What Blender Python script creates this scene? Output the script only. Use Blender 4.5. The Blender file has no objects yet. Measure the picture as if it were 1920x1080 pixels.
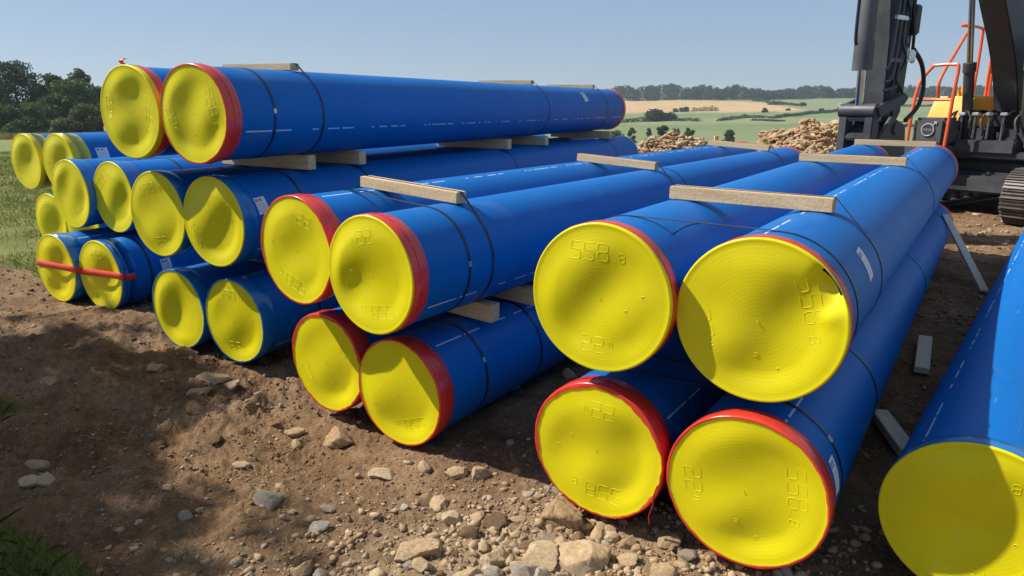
import bpy, bmesh, math, random
import numpy as np
from mathutils import Vector, Matrix

random.seed(7); rng = np.random.default_rng(11)
S = bpy.context.scene
COL = S.collection
rad = math.radians

# ------------------------------------------------------------------ camera, sky, sun, exposure
CAMZ = 1.68
FPX, PITCH = 1297.7, rad(14.725)
cam_d = bpy.data.cameras.new('camera'); cam = bpy.data.objects.new('camera', cam_d); COL.objects.link(cam)
cam.location = (0, 0, CAMZ); cam.rotation_euler = (rad(90) - PITCH, 0, 0)
cam_d.sensor_width = 36; cam_d.lens = FPX / 1920 * 36; cam_d.clip_start = 0.05; cam_d.clip_end = 6000
S.camera = cam
SUN_AZ, SUN_EL = rad(-76.5), rad(45.5)          # azimuth from +Y towards +X
SUNV = Vector((math.sin(SUN_AZ) * math.cos(SUN_EL), math.cos(SUN_AZ) * math.cos(SUN_EL), math.sin(SUN_EL)))
W = bpy.data.worlds.new('World'); S.world = W; W.use_nodes = True
nt = W.node_tree; bg = nt.nodes['Background']
sky = nt.nodes.new('ShaderNodeTexSky'); sky.sky_type = 'NISHITA'; sky.sun_disc = False
sky.sun_elevation = SUN_EL; sky.sun_rotation = SUN_AZ
sky.air_density = 1.0; sky.dust_density = 0.1; sky.ozone_density = 4.5; sky.altitude = 100
veil = nt.nodes.new('ShaderNodeMix'); veil.data_type = 'RGBA'; veil.inputs[0].default_value = 0.62      # even summer haze over the whole sky
veil.inputs[7].default_value = (3.4, 4.5, 6.3, 1)
nt.links.new(sky.outputs[0], veil.inputs[6]); nt.links.new(veil.outputs[2], bg.inputs[0]); bg.inputs[1].default_value = 0.078
sl = bpy.data.lights.new('sun', 'SUN'); sl.energy = 5.0; sl.angle = rad(0.53); sl.color = (1, 0.95, 0.87)
sun = bpy.data.objects.new('sun', sl); COL.objects.link(sun); sun.location = (-20, 5, 30)
sun.rotation_euler = SUNV.to_track_quat('Z', 'Y').to_euler()
S.view_settings.view_transform = 'Standard'; S.view_settings.look = 'None'
S.view_settings.exposure = 0.40; S.view_settings.gamma = 1; S.view_settings.use_curve_mapping = False
S.render.engine = 'CYCLES'
S.cycles.max_bounces = 6; S.cycles.transparent_max_bounces = 12; S.cycles.volume_bounces = 0

# ------------------------------------------------------------------ helpers
def tag(o, label=None, cat=None, group=None, kind=None):
    if label: o['label'] = label
    if cat: o['category'] = cat
    if group: o['group'] = group
    if kind: o['kind'] = kind
    return o
def link(name, me, mat=None, parent=None, smooth=False):
    o = bpy.data.objects.new(name, me); COL.objects.link(o)
    if mat is not None and not me.materials: me.materials.append(mat)
    if parent is not None: o.parent = parent
    if smooth: me.shade_smooth()
    return o
def mk(name, v, f, mat=None, parent=None, smooth=False):
    me = bpy.data.meshes.new(name); me.from_pydata([tuple(p) for p in v], [], [tuple(q) for q in f]); me.update()
    return link(name, me, mat, parent, smooth)
def mk_np(name, V, F, mat=None, parent=None, smooth=False):
    """V (n,3) array, F (m,k) array with equal k"""
    V = np.ascontiguousarray(V, dtype=np.float32); F = np.ascontiguousarray(F, dtype=np.int32)
    me = bpy.data.meshes.new(name); m, k = F.shape
    me.vertices.add(len(V)); me.vertices.foreach_set('co', V.ravel())
    me.loops.add(m * k); me.loops.foreach_set('vertex_index', F.ravel())
    me.polygons.add(m); me.polygons.foreach_set('loop_start', np.arange(0, m * k, k, dtype=np.int32))
    me.update(calc_edges=True)
    return link(name, me, mat, parent, smooth)
def empty(name, loc=(0, 0, 0), rz=0):
    o = bpy.data.objects.new(name, None); COL.objects.link(o); o.location = loc; o.rotation_euler = (0, 0, rz)
    o.empty_display_size = 0.2
    return o
def frame_empty(name, M):
    o = empty(name); o.matrix_world = M; return o
class MB:
    """collects shapes for one mesh"""
    def __init__(s): s.v = []; s.f = []
    def add(s, v, f):
        n = len(s.v); s.v += [Vector(p) for p in v]; s.f += [tuple(i + n for i in q) for q in f]; return s
    def box(s, c, d, M=None, bev=0.0):
        x, y, z = (k / 2 for k in d)
        bm = bmesh.new(); bmesh.ops.create_cube(bm, size=1)
        for p in bm.verts: p.co = Vector((p.co.x * 2 * x, p.co.y * 2 * y, p.co.z * 2 * z))
        if bev: bmesh.ops.bevel(bm, geom=list(bm.edges), offset=bev, segments=2, affect='EDGES')
        bm.verts.ensure_lookup_table()
        V = [p.co.copy() for p in bm.verts]; F = [[q.index for q in g.verts] for g in bm.faces]; bm.free()
        if M is not None: V = [M @ p for p in V]
        return s.add([p + Vector(c) for p in V], F)
    def tube(s, pts, r, seg=8, caps=True):
        pts = [Vector(p) for p in pts]; n = len(pts)
        rr = r if isinstance(r, (list, tuple)) else [r] * n
        t0 = (pts[1] - pts[0]).normalized()
        u = t0.orthogonal().normalized(); V = []
        for i, p in enumerate(pts):
            t = (pts[min(i + 1, n - 1)] - pts[max(i - 1, 0)]).normalized()
            u = (u - t * u.dot(t)).normalized(); w = t.cross(u)
            for k in range(seg):
                a = 2 * math.pi * k / seg; V.append(p + (u * math.cos(a) + w * math.sin(a)) * rr[i])
        F = [(i * seg + k, i * seg + (k + 1) % seg, (i + 1) * seg + (k + 1) % seg, (i + 1) * seg + k) for i in range(n - 1) for k in range(seg)]
        if caps: F += [tuple(reversed(range(seg))), tuple(range((n - 1) * seg, n * seg))]
        return s.add(V, F)
    def prism(s, poly, a, b, ax):
        """polygon in the plane across axis ax (0,1,2), extruded from a to b"""
        def P(p, h):
            q = list(p); q.insert(ax, h); return Vector(q)
        n = len(poly); V = [P(p, a) for p in poly] + [P(p, b) for p in poly]
        F = [tuple(range(n)), tuple(reversed(range(n, 2 * n)))] + [(i, i + n, (i + 1) % n + n, (i + 1) % n) for i in range(n)]
        return s.add(V, F)
    def build(s, name, mat, parent=None, smooth=False, bevel=0):
        me = bpy.data.meshes.new(name); me.from_pydata([tuple(p) for p in s.v], [], s.f); me.update()
        bm = bmesh.new(); bm.from_mesh(me); bmesh.ops.recalc_face_normals(bm, faces=bm.faces)
        if bevel: bmesh.ops.bevel(bm, geom=[e for e in bm.edges if len(e.link_faces) == 2 and e.calc_face_angle(0) > 0.6], offset=bevel, segments=2, affect='EDGES')
        bm.to_mesh(me); bm.free()
        o = link(name, me, mat, parent)
        if smooth:
            me.shade_smooth(); me.set_sharp_from_angle(angle=rad(40))
        return o
def smooth_path(pts, n=6):
    P = [Vector(p) for p in pts]; out = []
    for i in range(len(P) - 1):
        p0, p1, p2, p3 = P[max(i - 1, 0)], P[i], P[i + 1], P[min(i + 2, len(P) - 1)]
        for k in range(n):
            t = k / n
            out.append(0.5 * ((2 * p1) + (p2 - p0) * t + (2 * p0 - 5 * p1 + 4 * p2 - p3) * t * t + (3 * p1 - p0 - 3 * p2 + p3) * t ** 3))
    return out + [P[-1]]

# vectorised value noise
_perm = np.random.default_rng(3).random(65536).astype(np.float64)
def _h(ix, iy, s): return _perm[((ix * 73856093) ^ (iy * 19349663) ^ (s * 83492791)) & 65535]
def vnoise(x, y, s=0):
    ix = np.floor(x).astype(np.int64); iy = np.floor(y).astype(np.int64); fx = x - ix; fy = y - iy
    fx = fx * fx * fx * (fx * (fx * 6 - 15) + 10); fy = fy * fy * fy * (fy * (fy * 6 - 15) + 10)
    a = _h(ix, iy, s); b = _h(ix + 1, iy, s); c = _h(ix, iy + 1, s); d = _h(ix + 1, iy + 1, s)
    return (a * (1 - fx) + b * fx) * (1 - fy) + (c * (1 - fx) + d * fx) * fy - 0.5
def fbm(x, y, o=4, s=0, gain=0.5):
    t = 0; a = 1.0
    for k in range(o):
        c, q = math.cos(0.6 * k), math.sin(0.6 * k)
        t = t + a * vnoise((c * x - q * y) * 2 ** k + 17.3 * k, (q * x + c * y) * 2 ** k - 9.1 * k, s + k); a *= gain
    return t
def sstep(a, b, x):
    t = np.clip((x - a) / (b - a), 0, 1); return t * t * (3 - 2 * t)

# ------------------------------------------------------------------ materials
def new_mat(name):
    m = bpy.data.materials.new(name); m.use_nodes = True
    return m, m.node_tree.nodes, m.node_tree.links, m.node_tree.nodes['Principled BSDF']
def N(nodes, t, **kw):
    n = nodes.new('ShaderNode' + t)
    for k, v in kw.items(): setattr(n, k, v)
    return n
def noise_node(nodes, links, scale, detail=5, rough=0.55, coord='Object', dist=0):
    tc = N(nodes, 'TexCoord'); nz = N(nodes, 'TexNoise'); nz.inputs['Scale'].default_value = scale
    nz.inputs['Detail'].default_value = detail; nz.inputs['Roughness'].default_value = rough; nz.inputs['Distortion'].default_value = dist
    links.new(tc.outputs[coord], nz.inputs['Vector']); return nz
def ramp(nodes, links, src, stops):
    r = N(nodes, 'ValToRGB'); e = r.color_ramp.elements
    while len(e) < len(stops): e.new(0.5)
    for k, (p, c) in enumerate(stops):
        e[k].position = p; e[k].color = (*c, 1) if len(c) == 3 else c
    links.new(src, r.inputs[0]); return r
def bump(nodes, links, src, bsdf, strength=0.3, dist=0.01, normal=None):
    b = N(nodes, 'Bump'); b.inputs['Strength'].default_value = strength; b.inputs['Distance'].default_value = dist
    links.new(src, b.inputs['Height'])
    if normal: links.new(normal, b.inputs['Normal'])
    links.new(b.outputs[0], bsdf.inputs['Normal']); return b
def simple(name, col, rough=0.5, metal=0, var=0.12, scale=6, bumps=0.0, coat=0, coord='Object', bscale=None):
    m, n, l, b = new_mat(name)
    nz = noise_node(n, l, scale, 6, 0.6, coord)
    lo = tuple(c * (1 - var) for c in col); hi = tuple(min(1, c * (1 + var)) for c in col)
    r = ramp(n, l, nz.outputs[0], [(0.3, lo), (0.7, hi)]); l.new(r.outputs[0], b.inputs['Base Color'])
    rr = N(n, 'MapRange'); rr.inputs[1].default_value = 0.3; rr.inputs[2].default_value = 0.7
    rr.inputs[3].default_value = max(0.02, rough - 0.08); rr.inputs[4].default_value = min(1, rough + 0.08)
    l.new(nz.outputs[0], rr.inputs[0]); l.new(rr.outputs[0], b.inputs['Roughness'])
    b.inputs['Metallic'].default_value = metal
    if coat: b.inputs['Coat Weight'].default_value = coat
    if bumps:
        nb = noise_node(n, l, bscale or scale * 8, 4, 0.6, coord); bump(n, l, nb.outputs[0], b, bumps, 0.01)
    return m
M = {}
# blue pipe plastic with a printed dash line, dust bloom and scuffs
def pipe_material():
    m, n, l, b = new_mat('blue_pipe_plastic')
    tc = N(n, 'TexCoord'); sp = N(n, 'SeparateXYZ'); l.new(tc.outputs['Object'], sp.inputs[0])
    def math_(op, a, c=None):
        k = N(n, 'Math', operation=op)
        for i, q in enumerate((a, c)):
            if q is None: continue
            if isinstance(q, (int, float)): k.inputs[i].default_value = q
            else: l.new(q, k.inputs[i])
        return k.outputs[0]
    phi = math_('ARCTAN2', sp.outputs['Z'], sp.outputs['X'])
    at = N(n, 'Attribute', attribute_type='OBJECT', attribute_name='line_angle')
    d = math_('ABSOLUTE', math_('SUBTRACT', phi, at.outputs['Fac']))
    on = math_('LESS_THAN', d, 0.0155)
    cell = math_('FLOOR', math_('MULTIPLY', sp.outputs['Y'], 34.0))
    wn = N(n, 'TexWhiteNoise', noise_dimensions='1D'); l.new(cell, wn.inputs['W'])
    dash = math_('GREATER_THAN', wn.outputs[0], 0.36)
    sub = math_('LESS_THAN', math_('FRACT', math_('MULTIPLY', sp.outputs['Y'], 68.0)), 0.8)
    word = math_('LESS_THAN', math_('FRACT', math_('MULTIPLY', sp.outputs['Y'], 1.55)), 0.8)
    pr = math_('MULTIPLY', math_('MULTIPLY', on, dash), math_('MULTIPLY', word, sub))
    # dust bloom
    mp = N(n, 'Mapping'); l.new(tc.outputs['Object'], mp.inputs[0]); mp.inputs['Scale'].default_value = (1, 0.5, 1)
    oi = N(n, 'ObjectInfo'); cx = N(n, 'CombineXYZ'); l.new(math_('MULTIPLY', oi.outputs['Random'], 40.0), cx.inputs[1]); l.new(cx.outputs[0], mp.inputs['Location'])
    nz = N(n, 'TexNoise'); nz.inputs['Scale'].default_value = 3.4; nz.inputs['Detail'].default_value = 9; nz.inputs['Roughness'].default_value = 0.68; nz.inputs['Distortion'].default_value = 0.8
    l.new(mp.outputs[0], nz.inputs['Vector'])
    dust = ramp(n, l, nz.outputs[0], [(0.58, (0, 0, 0)), (0.80, (0.17, 0.17, 0.17))])
    # scuffs: fine stretched noise
    mp2 = N(n, 'Mapping'); l.new(tc.outputs['Object'], mp2.inputs[0]); mp2.inputs['Scale'].default_value = (26, 1.6, 26); mp2.inputs['Rotation'].default_value = (0.15, 0.05, 0.1)
    n2 = N(n, 'TexNoise'); n2.inputs['Scale'].default_value = 2.2; n2.inputs['Detail'].default_value = 6; l.new(mp2.outputs[0], n2.inputs['Vector'])
    scf = ramp(n, l, n2.outputs[0], [(0.68, (0, 0, 0)), (0.76, (0.30, 0.30, 0.30))])
    n3 = N(n, 'TexNoise'); n3.inputs['Scale'].default_value = 0.8; n3.inputs['Detail'].default_value = 3; l.new(mp.outputs[0], n3.inputs['Vector'])
    base = ramp(n, l, n3.outputs[0], [(0.35, (0.0005, 0.116, 0.385)), (0.65, (0.0007, 0.136, 0.445))])
    mx = N(n, 'Mix', data_type='RGBA'); l.new(dust.outputs[0], mx.inputs[0]); l.new(base.outputs[0], mx.inputs[6]); mx.inputs[7].default_value = (0.36, 0.40, 0.44, 1)
    mx2 = N(n, 'Mix', data_type='RGBA'); l.new(scf.outputs[0], mx2.inputs[0]); l.new(mx.outputs[2], mx2.inputs[6]); mx2.inputs[7].default_value = (0.30, 0.40, 0.60, 1)
    mx3 = N(n, 'Mix', data_type='RGBA'); l.new(math_('MULTIPLY', pr, 0.85), mx3.inputs[0]); l.new(mx2.outputs[2], mx3.inputs[6]); mx3.inputs[7].default_value = (0.74, 0.78, 0.82, 1)
    l.new(mx3.outputs[2], b.inputs['Base Color'])
    rr = N(n, 'MapRange'); l.new(nz.outputs[0], rr.inputs[0]); rr.inputs[3].default_value = 0.34; rr.inputs[4].default_value = 0.60
    l.new(rr.outputs[0], b.inputs['Roughness']); b.inputs['Specular IOR Level'].default_value = 0.22
    bump(n, l, n2.outputs[0], b, 0.03, 0.004)
    return m
M['pipe'] = pipe_material()
def cap_material():
    m, n, l, b = new_mat('yellow_cap_plastic')
    tc = N(n, 'TexCoord'); sp = N(n, 'SeparateXYZ'); l.new(tc.outputs['Object'], sp.inputs[0])
    cx = N(n, 'CombineXYZ'); l.new(sp.outputs['X'], cx.inputs[0]); l.new(sp.outputs['Z'], cx.inputs[1])
    ln = N(n, 'VectorMath', operation='LENGTH'); l.new(cx.outputs[0], ln.inputs[0])
    nz = N(n, 'TexNoise'); nz.inputs['Scale'].default_value = 5; nz.inputs['Detail'].default_value = 5; l.new(tc.outputs['Object'], nz.inputs['Vector'])
    ad = N(n, 'Math', operation='MULTIPLY_ADD'); l.new(nz.outputs[0], ad.inputs[0]); ad.inputs[1].default_value = 0.012; l.new(ln.outputs['Value'], ad.inputs[2])
    mu = N(n, 'Math', operation='MULTIPLY'); l.new(ad.outputs[0], mu.inputs[0]); mu.inputs[1].default_value = 2 * math.pi / 0.0135
    si = N(n, 'Math', operation='SINE'); l.new(mu.outputs[0], si.inputs[0])
    r = ramp(n, l, nz.outputs[0], [(0.3, (0.70, 0.60, 0.003)), (0.7, (0.80, 0.695, 0.005))])
    n4 = N(n, 'TexNoise'); n4.inputs['Scale'].default_value = 9; n4.inputs['Detail'].default_value = 8; n4.inputs['Roughness'].default_value = 0.7; l.new(tc.outputs['Object'], n4.inputs['Vector'])
    dm = ramp(n, l, n4.outputs[0], [(0.60, (0, 0, 0)), (0.78, (0.28, 0.28, 0.28))])
    mx = N(n, 'Mix', data_type='RGBA'); l.new(dm.outputs[0], mx.inputs[0]); l.new(r.outputs[0], mx.inputs[6]); mx.inputs[7].default_value = (0.50, 0.42, 0.12, 1)
    l.new(mx.outputs[2], b.inputs['Base Color'])
    b.inputs['Roughness'].default_value = 0.42; b.inputs['Specular IOR Level'].default_value = 0.4
    b1 = bump(n, l, si.outputs[0], b, 0.05, 0.0010)
    bump(n, l, nz.outputs[0], b, 0.12, 0.012, b1.outputs[0])
    return m
M['cap'] = cap_material()
def film(name, col, alpha, rough=0.28):
    m, n, l, b = new_mat(name)
    nz = noise_node(n, l, 14, 5, 0.6)
    r = ramp(n, l, nz.outputs[0], [(0.3, tuple(c * 0.85 for c in col)), (0.7, col)]); l.new(r.outputs[0], b.inputs['Base Color'])
    b.inputs['Roughness'].default_value = rough; b.inputs['Coat Weight'].default_value = 0.3; b.inputs['Coat Roughness'].default_value = 0.15
    tc = N(n, 'TexCoord'); mp = N(n, 'Mapping'); mp.inputs['Scale'].default_value = (6, 60, 6); l.new(tc.outputs['Object'], mp.inputs[0])
    n2 = N(n, 'TexNoise'); n2.inputs['Scale'].default_value = 1.4; n2.inputs['Detail'].default_value = 5; n2.inputs['Distortion'].default_value = 0.6; l.new(mp.outputs[0], n2.inputs['Vector'])
    bump(n, l, n2.outputs[0], b, 0.45, 0.006)
    if alpha < 1:
        ar = N(n, 'MapRange'); l.new(n2.outputs[0], ar.inputs[0]); ar.inputs[3].default_value = alpha - 0.08; ar.inputs[4].default_value = min(1, alpha + 0.08)
        l.new(ar.outputs[0], b.inputs['Alpha'])
    return m
M['red_tape'] = film('red_tape_film', (0.80, 0.045, 0.032), 0.86)
M['orange_tape'] = film('orange_tape_film', (0.80, 0.060, 0.022), 0.95)
M['blue_tape'] = film('blue_tape_film', (0.003, 0.19, 0.55), 0.86, 0.2)
M['yellow_tape'] = film('yellow_tape_film', (0.70, 0.55, 0.006), 1.0)
M['strap'] = simple('black_strap', (0.018, 0.020, 0.024), 0.34, 0, 0.2, 30)
M['buckle'] = simple('steel_buckle', (0.55, 0.55, 0.56), 0.35, 0.8, 0.15, 40)
def wood(name, a, c, sc=1.0):
    m, n, l, b = new_mat(name)
    tc = N(n, 'TexCoord'); mp = N(n, 'Mapping'); mp.inputs['Scale'].default_value = (2.2, 34, 34); l.new(tc.outputs['Object'], mp.inputs[0])
    oi = N(n, 'ObjectInfo'); ml = N(n, 'Math', operation='MULTIPLY'); ml.inputs[1].default_value = 30; l.new(oi.outputs['Random'], ml.inputs[0])
    cx = N(n, 'CombineXYZ'); l.new(ml.outputs[0], cx.inputs[0]); l.new(cx.outputs[0], mp.inputs['Location'])
    nz = N(n, 'TexNoise'); nz.inputs['Scale'].default_value = 1.5 * sc; nz.inputs['Detail'].default_value = 6; nz.inputs['Distortion'].default_value = 0.5; l.new(mp.outputs[0], nz.inputs['Vector'])
    r = ramp(n, l, nz.outputs[0], [(0.28, a), (0.72, c)])
    n2 = noise_node(n, l, 90, 4, 0.7)
    mx = N(n, 'Mix', data_type='RGBA', blend_type='MULTIPLY'); mx.inputs[0].default_value = 0.5; l.new(r.outputs[0], mx.inputs[6])
    r2 = ramp(n, l, n2.outputs[0], [(0.35, (0.6, 0.58, 0.55)), (0.62, (1, 1, 1))]); l.new(r2.outputs[0], mx.inputs[7])
    l.new(mx.outputs[2], b.inputs['Base Color']); b.inputs['Roughness'].default_value = 0.8
    bump(n, l, n2.outputs[0], b, 0.5, 0.004)
    return m
M['wood'] = wood('sawn_pine', (0.64, 0.42, 0.20), (0.82, 0.60, 0.34))
M['plank_pale'] = wood('pale_dry_board', (0.66, 0.55, 0.40), (0.80, 0.70, 0.54))
M['wood_grey'] = wood('weathered_pine', (0.44, 0.40, 0.33), (0.62, 0.57, 0.48))
def sticker_mat():
    m, n, l, b = new_mat('paper_label')
    uv = N(n, 'UVMap'); sp = N(n, 'SeparateXYZ'); l.new(uv.outputs[0], sp.inputs[0])
    wv = N(n, 'TexWhiteNoise', noise_dimensions='2D')
    def mth(op, a, c=None):
        k = N(n, 'Math', operation=op)
        for i, q in enumerate((a, c)):
            if q is None: continue
            if isinstance(q, (int, float)): k.inputs[i].default_value = q
            else: l.new(q, k.inputs[i])
        return k.outputs[0]
    row = mth('FLOOR', mth('MULTIPLY', sp.outputs['Y'], 16)); colm = mth('FLOOR', mth('MULTIPLY', sp.outputs['X'], 22))
    cv = N(n, 'CombineXYZ'); l.new(row, cv.inputs[0]); l.new(colm, cv.inputs[1]); l.new(cv.outputs[0], wv.inputs['Vector'])
    txt = mth('MULTIPLY', mth('GREATER_THAN', wv.outputs[0], 0.45), mth('LESS_THAN', mth('FRACT', mth('MULTIPLY', sp.outputs['Y'], 16)), 0.45))
    wb = N(n, 'TexWhiteNoise', noise_dimensions='1D'); l.new(mth('FLOOR', mth('MULTIPLY', sp.outputs['X'], 60)), wb.inputs['W'])
    inb = mth('MULTIPLY', mth('MULTIPLY', mth('GREATER_THAN', sp.outputs['Y'], 0.74), mth('LESS_THAN', sp.outputs['Y'], 0.92)), mth('MULTIPLY', mth('GREATER_THAN', sp.outputs['X'], 0.08), mth('LESS_THAN', sp.outputs['X'], 0.75)))
    bar = mth('MULTIPLY', inb, mth('GREATER_THAN', wb.outputs[0], 0.4))
    mid = mth('MULTIPLY', mth('MULTIPLY', txt, mth('LESS_THAN', sp.outputs['Y'], 0.68)), mth('MULTIPLY', mth('GREATER_THAN', sp.outputs['Y'], 0.08), mth('LESS_THAN', sp.outputs['X'], 0.8)))
    ink = mth('MINIMUM', mth('ADD', bar, mth('MULTIPLY', mid, 0.6)), 1.0)
    mx = N(n, 'Mix', data_type='RGBA'); l.new(ink, mx.inputs[0]); mx.inputs[6].default_value = (0.72, 0.74, 0.76, 1); mx.inputs[7].default_value = (0.06, 0.06, 0.07, 1)
    l.new(mx.outputs[2], b.inputs['Base Color']); b.inputs['Roughness'].default_value = 0.5
    return m
M['sticker'] = sticker_mat()

# ------------------------------------------------------------------ pixel -> ray, ground
def ray(u, v):
    x = (u - 960) / FPX; y = -(v - 540) / FPX; c, s = math.cos(PITCH), math.sin(PITCH)
    return Vector((x, c + y * s, y * c - s))
LATC, LATS = math.cos(rad(32)), math.sin(rad(32))
_rr = np.array([16, 30, 60, 120, 300, 450, 600, 800, 1000, 1200, 1700, 2600.])
_zr = np.array([0, -.7, -2.4, -6.2, -12.5, -12.6, -10.4, -6.4, .9, 10, 22, 22.])
_rl = np.array([16, 30, 60, 150, 400, 1200, 1700, 2600.]); _zl = np.array([.25, .1, -.9, -3.7, -8, -10, -8, -8.])
def masks(x, y):
    """(grass on site, distance blend)"""
    lat = x * LATC - y * LATS
    e = 0.22 * fbm(x * 1.3, y * 1.3, 4, 21)
    lawn = sstep(-0.10, 0.10, (y - 6.75) + 0.3 * (x + 5) + 2.2 * e) * sstep(0.1, -0.1, lat + 6.9 + 2 * e)
    front = sstep(0.05, -0.07, (y - 2.30) + 0.60 * (x + 1.72) + 0.5 * e) * sstep(-1.25, -1.5, x) 
    bank = sstep(-2.62, -2.8, x + e) * sstep(3.65, 3.45, y + e) * sstep(2.5, 2.7, y + e)
    left = sstep(-4.6, -5.4, x + 2 * e) * sstep(8, 5.5, y)
    return np.clip(lawn + front + bank + left, 0, 1)
def ground_z(x, y, detail=True):
    x = np.asarray(x, float); y = np.asarray(y, float)
    r = np.hypot(x, y); lat = x * LATC - y * LATS
    base = np.interp(lat, [-9.2, -7.76, -6.9, -5.93, -4.06, -2.55, -0.76, 0.3, 3], [.24, .20, .07, .022, -.005, -.078, .0, .0, .0])
    base = base * sstep(22, 12, r)
    az = np.degrees(np.arctan2(x, y))
    w = sstep(-22, 2, az) * sstep(120, 80, az)
    zl = np.interp(np.log(np.maximum(r, 1)), np.log(_rl), _zl); zr = np.interp(np.log(np.maximum(r, 1)), np.log(_rr), _zr)
    far = zl * (1 - w) + zr * w
    t = sstep(11, 19, r)
    z = base * (1 - t) + far * t
    z = z + sstep(-2.2, -3.0, x + 0.25 * fbm(x * 1.5, y * 1.5, 3, 5)) * sstep(6.2, 5.0, y) * 0.10 * sstep(9, 6, r)
    g = masks(x, y)
    z = z + 0.05 * g * sstep(9, 5, r)
    if detail:
        near = sstep(26, 10, r)
        under = sstep(.0, .5, np.abs(lat + .76) - .5) * 0 + 1
        rough = 0.55 + 0.9 * sstep(-2.2, -4.0, lat) * sstep(6, 4, y)
        z = z + near * (1 - 0.6 * g) * rough * (0.060 * fbm(x * 1.1, y * 1.1, 3, 31) + 0.040 * fbm(x * 5, y * 5, 3, 41) + 0.026 * fbm(x * 20, y * 20, 4, 51, 0.65))
        # scattered clods
        c = vnoise(x * 13, y * 13, 61); z = z + near * (1 - g) * 0.05 * np.clip(c - 0.27, 0, 1) * rough
        z = z + (1 - near) * fbm(x / 60, y / 60, 3, 71) * 0.012 * np.minimum(r, 500) * sstep(20, 120, r) * 0.5
    return z
def gz(x, y, detail=True): return float(ground_z(np.array([x]), np.array([y]), detail)[0])
_T = np.geomspace(1.0, 3000, 700)
def on_ground(u, v, dz=0):
    d = ray(u, v); lo, hi = 1.0, 3000.0
    for _ in range(2):
        T = np.geomspace(lo, hi, 260) if _ == 0 else np.linspace(lo, hi, 40)
        e = CAMZ + d.z * T - ground_z(d.x * T, d.y * T, False) - dz
        k = int(np.argmax(e < 0)) if (e < 0).any() else len(T) - 1
        lo, hi = T[max(k - 1, 0)], T[k]
    return Vector((0, 0, CAMZ)) + d * float(hi)

# ------------------------------------------------------------------ terrain: one polar sheet round the camera
def build_terrain():
    an = np.concatenate([np.linspace(-180, -60, 40, endpoint=False), np.linspace(-60, -41, 40, endpoint=False), np.linspace(-41, 41, 560, endpoint=False), np.linspace(41, 60, 40, endpoint=False), np.linspace(60, 180, 40, endpoint=False)])
    rs = np.concatenate([[0.02, 0.5], np.geomspace(1.0, 14, 380, endpoint=False), np.geomspace(14, 60, 60, endpoint=False), np.geomspace(60, 2600, 130)])
    A, Rr = np.meshgrid(np.radians(an), rs)
    X = Rr * np.sin(A); Y = Rr * np.cos(A); Z = ground_z(X, Y)
    na, nr = len(an), len(rs)
    V = np.stack([X, Y, Z], -1).reshape(-1, 3)
    i = np.arange(nr - 1)[:, None] * na; j = np.arange(na)[None]; j2 = (j + 1) % na
    F = np.stack([i + j, i + j2, i + na + j2, i + na + j], -1).reshape(-1, 4)
    o = mk_np('ground', V, F, M['ground'], smooth=True)
    x, y, z = V.T; r = np.hypot(x, y)
    az = np.degrees(np.arctan2(x, y))
    g = masks(x, y); w = sstep(-22, 2, az) * sstep(120, 80, az)
    site = sstep(19, 16, r + 2 * fbm(x / 2, y / 2, 3, 81))
    lawnfar = sstep(15, 17, r)
    g = np.maximum(g, lawnfar)
    c, s = math.cos(PITCH), math.sin(PITCH); dep = y * c - (z - CAMZ) * s; dep = np.where(dep < .1, .1, dep)
    px = 960 + FPX * x / dep; py = 540 - FPX * ((z - CAMZ) * c + y * s) / dep
    # the ripe cereal field on the far valley side, and field strips
    wy0 = 186.0; lower = np.interp(px, [900, 1180, 1340, 1500, 1540], [214, 211, 211, 207.5, 206]); upper = np.interp(px, [1000, 1415, 1520], [180, 191, 207.5])
    wheat = (r > 500) * sstep(-.8, .8, py - upper) * sstep(.8, -.8, py - lower) * (px < 1560) * (px > -200)
    strip = np.floor(np.interp(py, [190, 200, 212, 221, 232, 246, 262, 300], [0, 1, 2, 3, 4, 5, 6, 7]) + 0.004 * (px - 1400) / 20)
    tone = 0.5 + 0.5 * np.sin(strip * 2.4 + 0.6)
    for nm, val in (('grass', g), ('wheat', wheat), ('tone', np.where(r > 100, tone, .5)), ('site', site), ('left', 1 - w), ('rubble', 1.3 * np.exp(-((x - .10) / .75) ** 2 - ((y - 2.28) / .40) ** 2))):
        at = o.data.attributes.new(nm, 'FLOAT', 'POINT'); at.data.foreach_set('value', np.asarray(val, np.float32))
    tag(o, 'bare brown dirt yard with lawn and far green valley fields', 'ground', kind='structure')
    return o
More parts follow.
